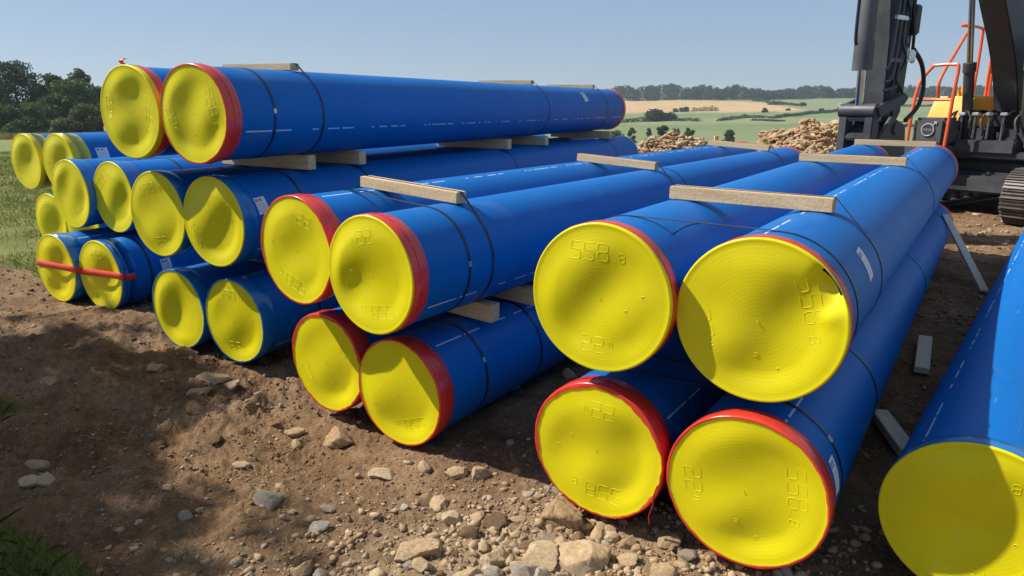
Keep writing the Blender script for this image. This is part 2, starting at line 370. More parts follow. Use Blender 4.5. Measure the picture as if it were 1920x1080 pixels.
def ground_material():
    m, n, l, b = new_mat('earth_and_fields')
    tc = N(n, 'TexCoord')
    def nz(sc, det=6, ro=0.6, dist=0):
        k = N(n, 'TexNoise'); k.inputs['Scale'].default_value = sc; k.inputs['Detail'].default_value = det; k.inputs['Roughness'].default_value = ro; k.inputs['Distortion'].default_value = dist
        l.new(tc.outputs['Object'], k.inputs['Vector']); return k
    def mix(f, a, c, bt='MIX'):
        k = N(n, 'Mix', data_type='RGBA', blend_type=bt)
        if isinstance(f, float): k.inputs[0].default_value = f
        else: l.new(f, k.inputs[0])
        for q, i in ((a, 6), (c, 7)):
            if isinstance(q, tuple): k.inputs[i].default_value = (*q, 1)
            else: l.new(q, k.inputs[i])
        return k.outputs[2]
    def attr(nm): a = N(n, 'Attribute', attribute_name=nm); return a.outputs['Fac']
    n1 = nz(1.7, 8, 0.62, 0.4); n2 = nz(34, 8, 0.7); n3 = nz(150, 5, 0.7); n4 = nz(7, 7, .65, .3)
    dirt = ramp(n, l, n1.outputs[0], [(0.32, (0.165, 0.090, 0.045)), (0.5, (0.27, 0.160, 0.084)), (0.70, (0.39, 0.258, 0.150))])
    d2 = ramp(n, l, n2.outputs[0], [(0.3, (0.50, 0.46, 0.42)), (0.55, (1, 1, 1)), (0.75, (1.0, 1.0, 1.0))])
    c = mix(0.8, dirt.outputs[0], d2.outputs[0], 'MULTIPLY')
    d4 = ramp(n, l, n4.outputs[0], [(0.32, (0.62, 0.58, 0.55)), (0.52, (1, 1, 1))])
    c = mix(0.75, c, d4.outputs[0], 'MULTIPLY')
    # pale chalky grit specks
    vo = N(n, 'TexVoronoi'); vo.inputs['Scale'].default_value = 95; l.new(tc.outputs['Object'], vo.inputs['Vector'])
    gr = ramp(n, l, vo.outputs['Distance'], [(0.16, (1, 1, 1)), (0.32, (0, 0, 0))])
    gate = ramp(n, l, nz(9, 5).outputs[0], [(0.45, (0, 0, 0)), (0.62, (0.75, 0.75, 0.75))])
    gm = mix(1.0, gr.outputs[0], gate.outputs[0], 'MULTIPLY')
    c = mix(gm, c, (0.56, 0.46, 0.34))
    rbm = N(n, 'Math', operation='MULTIPLY'); l.new(attr('rubble'), rbm.inputs[0]); l.new(n4.outputs[0], rbm.inputs[1])
    c = mix(rbm.outputs[0], c, (0.52, 0.385, 0.235))
    # lawn / field colours
    gn = nz(3.2, 8, 0.7); gs = nz(60, 4, 0.7)
    lawn = ramp(n, l, gn.outputs[0], [(0.3, (0.15, 0.175, 0.042)), (0.55, (0.22, 0.235, 0.070)), (0.75, (0.32, 0.285, 0.12))])
    lawn2 = mix(0.6, lawn.outputs[0], ramp(n, l, gs.outputs[0], [(0.3, (0.5, 0.5, 0.5)), (0.6, (1, 1, 1))]).outputs[0], 'MULTIPLY')
    fn = nz(0.02, 6, 0.6)
    fa = ramp(n, l, fn.outputs[0], [(0.3, (0.135, 0.180, 0.075)), (0.7, (0.195, 0.235, 0.105))])
    wv = N(n, 'TexWave', wave_type='BANDS'); wv.inputs['Scale'].default_value = 0.035; wv.inputs['Distortion'].default_value = 1.2; l.new(tc.outputs['Object'], wv.inputs['Vector'])
    tl = ramp(n, l, wv.outputs[0], [(0.0, (0.80, 0.80, 0.80)), (0.12, (1, 1, 1))])
    field = mix(0.5, fa.outputs[0], tl.outputs[0], 'MULTIPLY')
    field = mix(attr('tone'), field, mix(0.7, field, (0.235, 0.255, 0.125)))
    wn = nz(0.06, 6, 0.6)
    wheat = ramp(n, l, wn.outputs[0], [(0.3, (0.43, 0.285, 0.135)), (0.7, (0.53, 0.365, 0.185))])
    field = mix(attr('wheat'), field, wheat.outputs[0])
    green = mix(attr('left'), field, lawn2)
    edge = N(n, 'Math', operation='MULTIPLY_ADD'); l.new(nz(16, 6, .7).outputs[0], edge.inputs[0]); edge.inputs[1].default_value = 0.9
    sub = N(n, 'Math', operation='SUBTRACT'); l.new(attr('grass'), sub.inputs[0]); sub.inputs[1].default_value = 0.45; l.new(sub.outputs[0], edge.inputs[2])
    er = ramp(n, l, edge.outputs[0], [(0.40, (0, 0, 0)), (0.55, (1, 1, 1))])
    c = mix(er.outputs[0], c, green)
    l.new(c, b.inputs['Base Color']); b.inputs['Roughness'].default_value = 0.95; b.inputs['Specular IOR Level'].default_value = 0.15
    b1 = bump(n, l, n3.outputs[0], b, 0.7, 0.008); bump(n, l, n2.outputs[0], b, 0.85, 0.028, b1.outputs[0])
    return m
M['ground'] = ground_material()
build_terrain()

# ------------------------------------------------------------------ the blue pipes
RP, RC, PL = 0.2794, 0.2874, 7.0
# fitted cap centre relative to the lens (x, y, z), yaw in degrees, scale along the sight line
PIPES = {
 'D1': (.324, 2.507, -.701, 33.5, 1), 'D2': (.830, 2.239, -.707, 34.3, 1), 'D3': (.334, 2.502, -1.329, 34.4, 1.016), 'D4': (.829, 2.210, -1.338, 34.5, .996),
 'C1': (-1.133, 3.551, -.731, 36.0, 1), 'C2': (-.675, 3.172, -.774, 36.0, 1), 'C3': (-1.051, 3.680, -1.403, 34.6, 1), 'C4': (-.590, 3.330, -1.438, 34.6, 1),
 'B1': (-2.384, 4.621, -.703, 29.9, 1), 'B2': (-1.888, 4.330, -.709, 29.9, 1), 'B3': (-2.287, 4.547, -1.344, 30.3, 1.036), 'B4': (-1.790, 4.256, -1.339, 30.3, 1.036),
 'B5': (-2.388, 4.454, -.038, 27.8, 1.011), 'B6': (-1.877, 4.199, -.048, 27.8, 1.004),
 'A1': (-3.722, 5.840, -.717, 31.6, 1), 'A2': (-3.211, 5.577, -.711, 31.6, 1.006), 'A3': (-3.824, 5.650, -1.314, 30.0, 1), 'A4': (-3.307, 5.399, -1.319, 30.0, 1),
 'Z1': (-4.980, 7.184, -.550, 30.0, 1.024), 'Z2': (-4.570, 7.071, -.554, 30.0, .992), 'Z3': (-4.737, 7.052, -1.143, 30.0, 1.02), 'Z4': (-4.24, 6.765, -1.15, 30.0, 1.02),
 'E': (1.52, 2.0, -1.335, 39.0, 1)}
# tape kind, yellow skirt left bare, tape end, lip over the face, letter turn, print line angle
LOOK = {
 'D1': ('red', .013, .075, 0, 0, 150), 'D2': ('red', .012, .062, 0, -72, 98), 'D3': ('red', .0, .070, 2, 178, 32), 'D4': ('red', .0, .050, 1, -82, 70),
 'C1': ('red', .006, .105, 1, 160, 77), 'C2': ('red', .004, .085, 0, 190, -33), 'C3': ('red', .0, .090, 2, -55, 200), 'C4': ('red', .0, .095, 1, 200, 60),
 'B1': ('blue', .003, .10, 0, 10, 120), 'B2': ('blue', .003, .11, 0, 110, -40), 'B3': ('blue', .0, .10, 1, -55, 80), 'B4': ('blue', .0, .10, 1, 0, -38),
 'B5': ('red', .035, .105, 0, -100, 150), 'B6': ('red', .004, .075, 1, -80, -21),
 'A1': ('blue', .004, .12, 0, 200, 20), 'A2': ('blue', .003, .13, 0, 40, 110), 'A3': ('blue', .004, .12, 0, -40, 61), 'A4': ('blue', .003, .14, 0, 180, 150),
 'Z1': ('yellow', .02, .15, 0, 90, 10), 'Z2': ('yellow', .02, .17, 0, 120, 200), 'Z3': ('blue', .01, .13, 0, 0, 200), 'Z4': ('blue', .01, .13, 0, 60, 200),
 'E': ('blue', .006, .07, 0, 0, 133)}
LABEL = {
 'D1': 'blue pipe with upright 558.8 embossed at the top of its yellow cap', 'D2': 'blue pipe whose yellow cap is torn and dented at its upper rim',
 'D3': 'blue pipe with ragged red tape round its yellow cap, resting by a large rock', 'D4': 'blue pipe under the torn-capped pipe, bottom layer beside the lone pipe',
 'C1': 'red-taped blue pipe in the top pair of the middle stack, away from the torn-capped stack', 'C2': 'red-taped blue pipe in the top pair of the middle stack, facing the torn-capped stack',
 'C3': 'blue pipe with ragged red tape, bottom layer of middle stack, next to blue-taped pipes', 'C4': 'blue pipe with shadow across its yellow cap, bottom layer of middle stack, facing torn-capped stack',
 'B1': 'blue-taped pipe in the middle layer of the three-high stack, on the lawn side', 'B2': 'blue-taped pipe with paper label, middle layer of three-high stack, next to red-taped pipes',
 'B3': 'blue-taped pipe in the bottom layer of the three-high stack, on the lawn side', 'B4': 'blue-taped pipe in the bottom layer of the three-high stack, next to red-taped pipes',
 'B5': 'topmost blue pipe with wide yellow cap rim, on the lawn side of the highest pair', 'B6': 'topmost blue pipe with long printed line along its side, highest pair of all',
 'A1': 'blue-taped pipe on top of the stack behind the three-high one, on lawn side', 'A2': 'blue-taped pipe on top of the stack behind, tucked against the three-high stack',
 'A3': 'bottom blue pipe crossed by the orange tape strip, on the lawn side', 'A4': 'bottom blue pipe where the orange tape strip ends, strap round its side',
 'Z1': 'yellow-wrapped pipe end standing out furthest over the lawn, top layer', 'Z2': 'yellow-wrapped pipe with paper label, top of farthest stack', 'Z3': 'lower pipe of the farthest stack, seen against the lawn', 'Z4': 'pipe almost hidden at the bottom of the farthest stack',
 'E': 'lone blue pipe lying by itself on the dirt, its cap half in shade'}
GROUP = {'D': 'pipes of the stack beside the lone pipe', 'C': 'pipes of the middle red-taped stack', 'B': 'pipes of the three-high stack', 'A': 'pipes of the stack behind the three-high one', 'Z': 'pipes of the farthest stack by the lawn', 'E': 'loose pipe'}
DARK = {'D1': [(-.42, -.22, .20, .78), (.0, .36, .18, .78), (.45, -.4, .2, .55)], 'D2': [(.28, .36, .20, 1.0), (-.12, -.48, .2, .9), (.0, .8, .3, .4)], 'D3': [(.32, .35, .22, .85), (.25, -.42, .18, .8), (-.6, .15, .2, .5)], 'D4': [(-.02, -.5, .2, 1), (.2, .75, .3, .6), (-.3, .2, .2, .3)],
 'C1': [(-.1, .2, .25, .7), (.1, -.65, .2, .6)], 'C2': [(-.2, .2, .25, .6), (-.6, -.12, .18, .9), (.5, .1, .3, .4)], 'C3': [(.15, -.35, .25, .9), (-.3, .5, .3, .4)], 'C4': [(-.2, -.3, .22, 1), (.3, -.5, .2, .7)],
 'B1': [(.1, -.6, .25, .8), (-.1, .5, .3, .5)], 'B2': [(-.2, -.35, .25, .9), (.4, .3, .2, .7)], 'B3': [(-.3, .25, .22, .9), (-.4, -.3, .2, 1)], 'B4': [(0, -.4, .25, .9), (-.5, .2, .2, .5)],
 'B5': [(.05, .55, .22, 1), (-.1, -.5, .22, 1)], 'B6': [(-.35, .35, .22, .9), (-.45, -.4, .22, .9), (.5, -.3, .22, 1)], 'A1': [(-.3, .4, .22, 1), (.4, .0, .22, .9)], 'A2': [(.4, .2, .22, 1), (-.2, -.5, .2, .6)],
 'A3': [(.1, .4, .22, 1), (-.2, -.5, .22, 1)], 'A4': [(.2, .3, .25, 1), (-.2, -.4, .2, .5)], 'Z1': [(.0, .3, .25, 1)], 'Z2': [(.1, .3, .22, 1)], 'Z3': [(.0, 0, .3, 1)], 'Z4': [(0, 0, .3, 1)], 'E': [(.0, .5, .3, .6), (-.2, -.3, .3, .4)]}
FR = {}                                             # name -> (cap centre, axis, right, up) in the world
for k, (x, y, z, yw, sc) in PIPES.items():
    c = Vector((x, y, z)) * sc + Vector((0, 0, CAMZ)); a = Vector((math.sin(rad(yw)), math.cos(rad(yw)), 0)); h = Vector((a.y, -a.x, 0))
    FR[k] = (c, a, h, Vector((0, 0, 1)))
_erf = np.vectorize(math.erf)
def cap_height(k, u, w):
    """how far the thin face bulges out of plane, u right and w up in units of the cap radius"""
    c, a, h, up = FR[k]
    s = np.array([SUNV.dot(h), SUNV.z]); s = s / np.linalg.norm(s)
    S_ = u * s[0] + w * s[1]; T_ = -u * s[1] + w * s[0]; H = 0
    for (du, dw, sg, am) in DARK[k]:
        s0 = du * s[0] + dw * s[1]; t0 = -du * s[1] + dw * s[0]
        q = sg * 1.6; ds = S_ - s0
        H = H + am * ds * np.exp(-ds ** 2 / (2 * q * q)) * np.exp(-((T_ - t0) ** 2) / (2 * (q * 1.35) ** 2))
    r = np.hypot(u, w)
    H = H * RC * 0.255
    H = H - 0.016 * RC * (1 - r * r)
    if k == 'D2':                                    # pushed-in flap under the tear
        th = np.degrees(np.arctan2(w, u))
        H = H - 0.042 * np.exp(-((th - 36) / 12) ** 2) * np.exp(-((r - .96) / .11) ** 2) + 0.013 * np.exp(-((th - 12) / 7) ** 2) * np.exp(-((r - .85) / .13) ** 2)
        wg = np.exp(-((th - 34) / 19) ** 4); return H * ((1 - sstep(.62, 1.0, r)) * (1 - wg) + wg * (1 - .25 * sstep(.8, .99, r)))
    return H * (1 - sstep(.62, 1.0, r))
GL = {'5': [[(1, 1), (0, 1), (0, .55), (.85, .55), (1, .45), (1, .1), (.88, 0), (0, 0)]],
      '2': [[(0, 1), (.85, 1), (1, .9), (1, .6), (.88, .5), (.12, .5), (0, .4), (0, 0), (1, 0)]],
      '8': [[(.15, .52), (0, .62), (0, .88), (.15, 1), (.85, 1), (1, .88), (1, .62), (.85, .52), (.15, .52), (0, .42), (0, .12), (.15, 0), (.85, 0), (1, .12), (1, .42), (.85, .52)]],
      '"': [[(.2, 1), (.2, .6)], [(.6, 1), (.6, .6)]], '.': [[(.3, 0), (.5, 0)]]}
def lettering(k, rot, parent):
    ca, sa = math.cos(rad(rot)), math.sin(rad(rot))
    def text(items, y0):
        mb = MB()
        for ch, x0, hh in items:
            wd = hh * 0.62
            for st in GL[ch]:
                pts = []
                P = [(x0 + p[0] * wd, y0 + p[1] * hh) for p in st]
                for i in range(len(P) - 1):
                    nseg = max(1, int(math.hypot(P[i + 1][0] - P[i][0], P[i + 1][1] - P[i][1]) / .02))
                    pts += [(P[i][0] + (P[i + 1][0] - P[i][0]) * t / nseg, P[i][1] + (P[i + 1][1] - P[i][1]) * t / nseg) for t in range(nseg)]
                pts.append(P[-1])
                U = np.array([(p[0] * ca - p[1] * sa, p[0] * sa + p[1] * ca) for p in pts])
                H = cap_height(k, U[:, 0] / RC, U[:, 1] / RC)
                mb.tube([(u, -hh_ + .0003, w) for (u, w), hh_ in zip(U, H)], 0.0014, 6)
        return mb.build('lettering', M['cap'], parent, True)
    t1 = text([('5', -.115, .064), ('5', -.060, .064), ('8', -.005, .064), ('.', .052, .034), ('8', .078, .034)], .148)
    t2 = text([('2', -.068, .062), ('2', -.013, .062), ('"', .042, .050)], -.215)
PIPE = {}
shell_me = None
def make_shell():
    n = 96; prof = [(0.05, RP - .028), (0.05, RP)] + [(0.05 + (PL - .068) * t / 14, RP) for t in range(1, 15)] + [(PL - .012, RP - .028)]
    ang = np.linspace(0, 2 * np.pi, n, endpoint=False)
    V = np.concatenate([np.stack([r * np.cos(ang), np.full(n, y), r * np.sin(ang)], -1) for y, r in prof])
    i = np.arange(len(prof) - 1)[:, None] * n; j = np.arange(n)[None]
    F = np.stack([i + j, i + (j + 1) % n, i + n + (j + 1) % n, i + n + j], -1).reshape(-1, 4)[:, ::-1]
    # inner wall so the pipe is hollow
    F2 = np.stack([j[0], (j[0] + 1) % n, (len(prof) - 1) * n + (j[0] + 1) % n, (len(prof) - 1) * n + j[0]], -1)
    me = mk_np('shell', V, np.concatenate([F, F2]), M['pipe'])
    me.data.shade_smooth(); me.data.set_sharp_from_angle(angle=rad(40)); return me
def ring_surface(name, prof, mat, parent, n=96, jit=None, off=(0, 0, RC)):
    """prof: list of (y, r); jit(i, angle) -> (dy, dr)"""
    V = []; F = []
    for i, (y, r) in enumerate(prof):
        for q in range(n):
            a = 2 * math.pi * q / n; dy, dr = jit(i, a) if jit else (0, 0)
            V.append(((r + dr) * math.cos(a), y + dy, (r + dr) * math.sin(a)))
    for i in range(len(prof) - 1):
        for q in range(n): F.append((i * n + q, (i + 1) * n + q, (i + 1) * n + (q + 1) % n, i * n + (q + 1) % n))
    o = mk(name, V, F, mat, parent, True); o.location = off; return o
def cap_obj(k, parent):
    nr, na = 44, 120
    rr = np.concatenate([np.linspace(0.004, .93, nr), [.955, .975, .99]])
    an = np.linspace(0, 2 * np.pi, na, endpoint=False)
    A, Q = np.meshgrid(an, rr); U = Q * np.cos(A); Wd = Q * np.sin(A)
    H = cap_height(k, U, Wd) + .002 * np.exp(-((Q - .985) / .02) ** 2)
    V = [np.stack([U * RC * .992, -H, Wd * RC * .992], -1).reshape(-1, 3)]
    prof = [(-.001, RC * .994), (.002, RC), (.006, RC + .0008), (.03, RC), (.07, RC - .001), (.0705, RP + .0005)]
    for y, r in prof: V.append(np.stack([r * np.cos(an), np.full(na, y), r * np.sin(an)], -1))
    V = np.concatenate(V); rows = len(rr) + len(prof)
    i = np.arange(rows - 1)[:, None] * na; j = np.arange(na)[None]
    F = np.stack([i + j, i + na + j, i + na + (j + 1) % na, i + (j + 1) % na], -1).reshape(-1, 4)
    if k == 'D2':                                    # the tear: faces missing between face and rim
        ri = np.repeat(np.arange(rows - 1), na); ai = np.degrees(np.tile(an, rows - 1))
        F = F[~((ri >= nr) & (ri <= nr + 2) & (ai > 26) & (ai < 48))]
    V = np.concatenate([V, [[0, -float(cap_height(k, np.array(0.), np.array(0.))), 0]]])
    F = F.tolist() + [(len(V) - 1, q, (q + 1) % na) for q in range(na)]
    o = mk('end_cap', V, F, M['cap'], parent, True); o.location = (0, 0, RC)
    # injection nub in the middle and two moulding dimples
    mb = MB(); h0 = float(cap_height(k, np.array(0.), np.array(0.)))
    mb.tube([(-.003, -h0 - .001, .004), (.004, -h0 - .0015, -.006)], .0018, 6)
    for (u, w) in ((.40, -.12), (.62, .1)):
        t = rad(LOOK[k][4]); uu, ww = u * math.cos(t) - w * math.sin(t), u * math.sin(t) + w * math.cos(t)
        hh = float(cap_height(k, np.array(uu), np.array(ww)))
        mb.tube([(uu * RC + .006 * math.cos(q), -hh - .0002, ww * RC + .006 * math.sin(q)) for q in np.linspace(0, 5.2, 8)], .0014, 5)
    mb.build('moulding_nub', M['cap'], o, True)
    lettering(k, LOOK[k][4], o)
    return o
first_shell = None
for k in PIPES:
    c, a, h, up = FR[k]
    Mx = Matrix(((h.x, a.x, 0, 0), (h.y, a.y, 0, 0), (0, 0, 1, 0), (0, 0, 0, 1))); base = c - Vector((0, 0, RC)); Mx.translation = base
    root = frame_empty('pipe', Mx); tag(root, LABEL[k], 'pipe', GROUP[k[0]]); PIPE[k] = root
    kind, sk, t1, lip, rot, la = LOOK[k]
    if first_shell is None: first_shell = make_shell(); sh = first_shell
    else: sh = first_shell.copy(); COL.objects.link(sh)
    sh.parent = root; sh.location = (0, 0, RC); la = (la + 180) % 360 - 180; sh['line_angle'] = rad(la)
    cap_obj(k, root)
    sd = random.random() * 50
    def wr(i, ang, sd=sd, lip=lip, sk=sk):
        d = 0.0011 * math.sin(ang * 7 + sd + i * 2.1) * math.sin(ang * 3.1 + sd * 2) + .0006 * math.sin(ang * 23 + sd * 3 + i)
        dy = .0025 * math.sin(ang * 3 + sd) + .0012 * math.sin(ang * 11 + sd * 1.7) if i else 0
        return (dy, abs(d))
    mat = M[kind + '_tape']
    if lip:
        def jl(i, ang, sd=sd, lip=lip):
            if i == 0:
                n_ = math.sin(ang * 5 + sd) * .5 + math.sin(ang * 13 + sd * 2.3) * .3 + math.sin(ang * 31 + sd) * .25
                amp = .0035 if lip == 1 else .008
                bias = 0 if lip == 1 else -.010 * max(0, math.sin(ang - rad(0)))
                return (0, amp * n_ + bias)
            if i == 1: return (0, 0)
            return wr(i, ang)
        prof = [(-.0042, RC * .972), (-.0052, RC * .990), (-.003, RC + .0015), (.004, RC + .0022), (t1 * .5, RC + .002), (.074, RC + .001), (max(t1, .08), RP + .0035), (max(t1, .08) + .004, RP + .0012)]
        ring_surface('tape', prof, mat, root, 144, jl)
    else:
        ring_surface('tape', [(sk, RC + .0012), (sk + .003, RC + .0024), (t1 * .55, RC + .0018), (.073, RC + .001), (max(t1, .078), RP + .0032), (max(t1, .078) + .004, RP + .0012)], mat, root, 96, wr)
    # second, overlapping wrap
    if k in ('C4', 'C3', 'C2', 'C1', 'B2', 'B4', 'A4', 'B6', 'D3'):
        ring_surface('tape', [(.05, RC + .0034), (.056, RC + .0040), (.082, RP + .0052), (.11, RP + .0044), (.114, RP + .0012)], M['red_tape'] if kind == 'red' else mat, root, 96, wr)
    # far end closure
    fm = M['red_tape'] if kind == 'red' else M['blue_tape']
    ring_surface('tape', [(PL - .075, RP + .001), (PL - .07, RP + .004), (PL + .002, RC + .0022), (PL + .012, RC - .002), (PL + .014, RC - .02), (PL + .015, .02)], fm, root, 64)
def sticker(k, s, phi, w=.075, hgt=.10, turn=0):
    """paper label bent round the pipe: s along the pipe, phi in degrees round it"""
    V = []; F = []; nu, nv = 6, 8; uv = []
    for i in range(nu + 1):
        for j in range(nv + 1):
            a_, b_ = (i / nu - .5) * w, (j / nv - .5) * hgt
            x, y = a_ * math.cos(turn) - b_ * math.sin(turn), a_ * math.sin(turn) + b_ * math.cos(turn)
            an = rad(phi) + y / RP; r = RP + .0016
            V.append((r * math.cos(an), s + x, r * math.sin(an))); uv.append((i / nu, j / nv))
    for i in range(nu):
        for j in range(nv): F.append((i * (nv + 1) + j, (i + 1) * (nv + 1) + j, (i + 1) * (nv + 1) + j + 1, i * (nv + 1) + j + 1))
    o = mk('sticker', V, F, M['sticker'], PIPE[k], True); o.location = (0, 0, RC)
    ul = o.data.uv_layers.new(name='UVMap')
    for lp in o.data.loops: ul.data[lp.index].uv = uv[lp.vertex_index]
    tag(o, 'white printed paper label')
sticker('D2', .53, 29, .085, .125, 0.12); sticker('D4', .155, 17, .06, .13, 0); sticker('B2', .175, 22, .085, .11, .08); sticker('A4', .40, 8, .09, .12, .05); sticker('Z2', .30, 18, .12, .12, 0); sticker('B6', 5.57, 35.5, .13, .13, .1); 

# loose tape ends
def ribbon(name, pts, width, wdir, mat, parent=None, twist=None):
    V = []; F = []; wd = Vector(wdir).normalized()
    for i, p in enumerate(pts):
        ww = wd if twist is None else (Matrix.Rotation(twist[i], 3, (Vector(pts[-1]) - Vector(pts[0])).normalized()) @ wd)
        V += [Vector(p) - ww * width / 2, Vector(p) + ww * width / 2]
    for i in range(len(pts) - 1): F.append((2 * i, 2 * i + 1, 2 * i + 3, 2 * i + 2))
    o = mk(name, V, F, mat, parent, True)
    so = o.modifiers.new('thick', 'SOLIDIFY'); so.thickness = .0012
    return o
def capw(k, u, w, out=.012):
    c, a, h, up = FR[k]; return c + h * u * RC + up * w * RC - a * out
ribbon('loose_tape_end', smooth_path([(.272, -.006, RC - .06), (.262, -.014, RC - .10), (.258, -.010, RC - .15), (.247, -.013, RC - .2), (.25, -.012, RC - .235)]), .008, (.3, 1, 0), M['red_tape'], PIPE['D3'])
ribbon('loose_tape_end', smooth_path([(-.02, .02, 2 * RC + .002), (-.03, .01, 2 * RC + .025), (-.015, .03, 2 * RC + .04)]), .03, (1, .4, 0), M['orange_tape'], PIPE['B5'])
# the orange strip stuck across two caps
def cap_px(k, u, v, out):
    c, a, h, up = FR[k]; d = ray(u, v); o_ = Vector((0, 0, CAMZ)); t = (c - a * out - o_).dot(a) / d.dot(a); return o_ + d * t
p = [cap_px('A3', 69, 492, .006), cap_px('A3', 88, 496, .014), cap_px('A3', 112, 500, .014), cap_px('A3', 138, 505, .010), cap_px('A4', 150, 508, .012), cap_px('A4', 175, 511, .014), cap_px('A4', 205, 515, .014), cap_px('A4', 228, 519, .008)]
c4, a4, h4, u4 = FR['A4']
def cyl_px(k, u, v, out):
    c, a, h, up = FR[k]; d = ray(u, v); m_ = d - a * d.dot(a); q = Vector((0, 0, CAMZ)) - c; q2 = q - a * q.dot(a); r = RC + out
    A_, B_, C_ = m_.dot(m_), 2 * m_.dot(q2), q2.dot(q2) - r * r; t = (-B_ - math.sqrt(max(0, B_ * B_ - 4 * A_ * C_))) / 2 / A_; return Vector((0, 0, CAMZ)) + d * t
p += [cyl_px('A4', 236, 520, .006), cyl_px('A4', 245, 519, .005), cyl_px('A4', 254, 517, .004)]
o = ribbon('tape_strip', smooth_path(p, 4), .054, (0, 0, 1), M['orange_tape']); tag(o, 'bright orange tape strip stretched across two yellow pipe caps', 'tape')

# ------------------------------------------------------------------ timbers and straps of each pair
TW = .078
def pair_at(p1, p2, s):
    """centres of both pipes in the cross plane s metres behind the first cap of p2; plus frame"""
    c2, a2, h2, up = FR[p2]; c1, a1, h1, _ = FR[p1]
    o = c2 + a2 * s; t = (o - c1).dot(a2) / a1.dot(a2); q = c1 + a1 * t
    return q, o, a2, h2
def timber(name, e0, e1, w, hgt, axis, label, group, mat='wood'):
    """beam between end points (its mid axis), w along the pipes, hgt up"""
    e0, e1 = Vector(e0), Vector(e1); x = (e1 - e0).normalized(); y = (axis - x * axis.dot(x)).normalized(); z = x.cross(y)
    if z.z < 0: y = -y; z = -z
    L = (e1 - e0).length; mb = MB().box((0, 0, 0), (L, w, hgt))
    o = mb.build('timber_batten', M[mat], None, False, .003)
    Mw = Matrix((x, y, z)).transposed().to_4x4(); Mw.translation = (e0 + e1) / 2; o.matrix_world = Mw
    tag(o, label, 'timber', group); return o
ORD = ['first', 'second', 'third', 'fourth', 'fifth', 'sixth']
def hull(pts):
    pts = sorted(set((round(x, 5), round(y, 5)) for x, y in pts))
    def half(P):
        h = []
        for q in P:
            while len(h) >= 2 and (h[-1][0] - h[-2][0]) * (q[1] - h[-2][1]) - (h[-1][1] - h[-2][1]) * (q[0] - h[-2][0]) <= 0: h.pop()
            h.append(q)
        return h
    a, b = half(pts), half(pts[::-1]); return a[:-1] + b[:-1]
def strap(p1, p2, s, label, group, rects=(), wid=.017, clip=None, skew=0):
    q, o, ax, h = pair_at(p1, p2, s); up = Vector((0, 0, 1)); mid = (q + o) / 2
    pts = []
    for c in (q, o):
        x0, z0 = (c - mid).dot(h), (c - mid).z
        pts += [(x0 + (RP + .0015) * math.cos(t), z0 + (RP + .0015) * math.sin(t)) for t in np.linspace(0, 2 * math.pi, 72, endpoint=False)]
    for r in rects:
        for P in r: pts.append(((P - mid).dot(h), (P - mid).z))
    H = hull(pts); n = len(H)
    V = []; F = []
    for i in range(n):
        a_, b_ = Vector(H[i - 1]), Vector(H[(i + 1) % n]); t = (b_ - a_).normalized(); nn = Vector((t.y, -t.x))
        for dy, dn in ((-wid / 2, 0), (wid / 2, 0), (wid / 2, .0018), (-wid / 2, .0018)):
            P = Vector(H[i]) + nn * dn
            V.append(mid + h * P.x + up * P.y + ax * (dy + skew * H[i][1]))
    for i in range(n):
        j = (i + 1) % n
        for e in range(4): F.append((i * 4 + e, i * 4 + (e + 1) % 4, j * 4 + (e + 1) % 4, j * 4 + e))
    base = mid - up * (RP)
    root = mk('strap', [v - base for v in V], F, M['strap']); root.location = base
    bm = bmesh.new(); bm.from_mesh(root.data); bmesh.ops.recalc_face_normals(bm, faces=bm.faces); bm.to_mesh(root.data); bm.free()
    tag(root, label, 'strap', group)
    if clip is not None:
        d = (h * math.cos(rad(clip)) + up * math.sin(rad(clip))); tdir = (-h * math.sin(rad(clip)) + up * math.cos(rad(clip)))
        Mr = Matrix((tdir, ax, d)).transposed()
        MB().box(o + d * (RP + .004) - base, (.028, .022, .005), Mr, .0012).build('buckle', M['buckle'], root)
    return root
BD = {'DT': 'top pair of the torn-capped stack', 'DB': 'bottom pair of the torn-capped stack', 'CT': 'top pair of the middle red-taped stack', 'CB': 'bottom pair of the middle red-taped stack',
      'T': 'highest pair of pipes', 'BT': 'middle pair of the three-high stack', 'BB': 'bottom pair of the three-high stack', 'AT': 'top pair of the orange-strip stack', 'AB': 'bottom pair of the orange-strip stack', 'ZT': 'top pair of the farthest stack'}
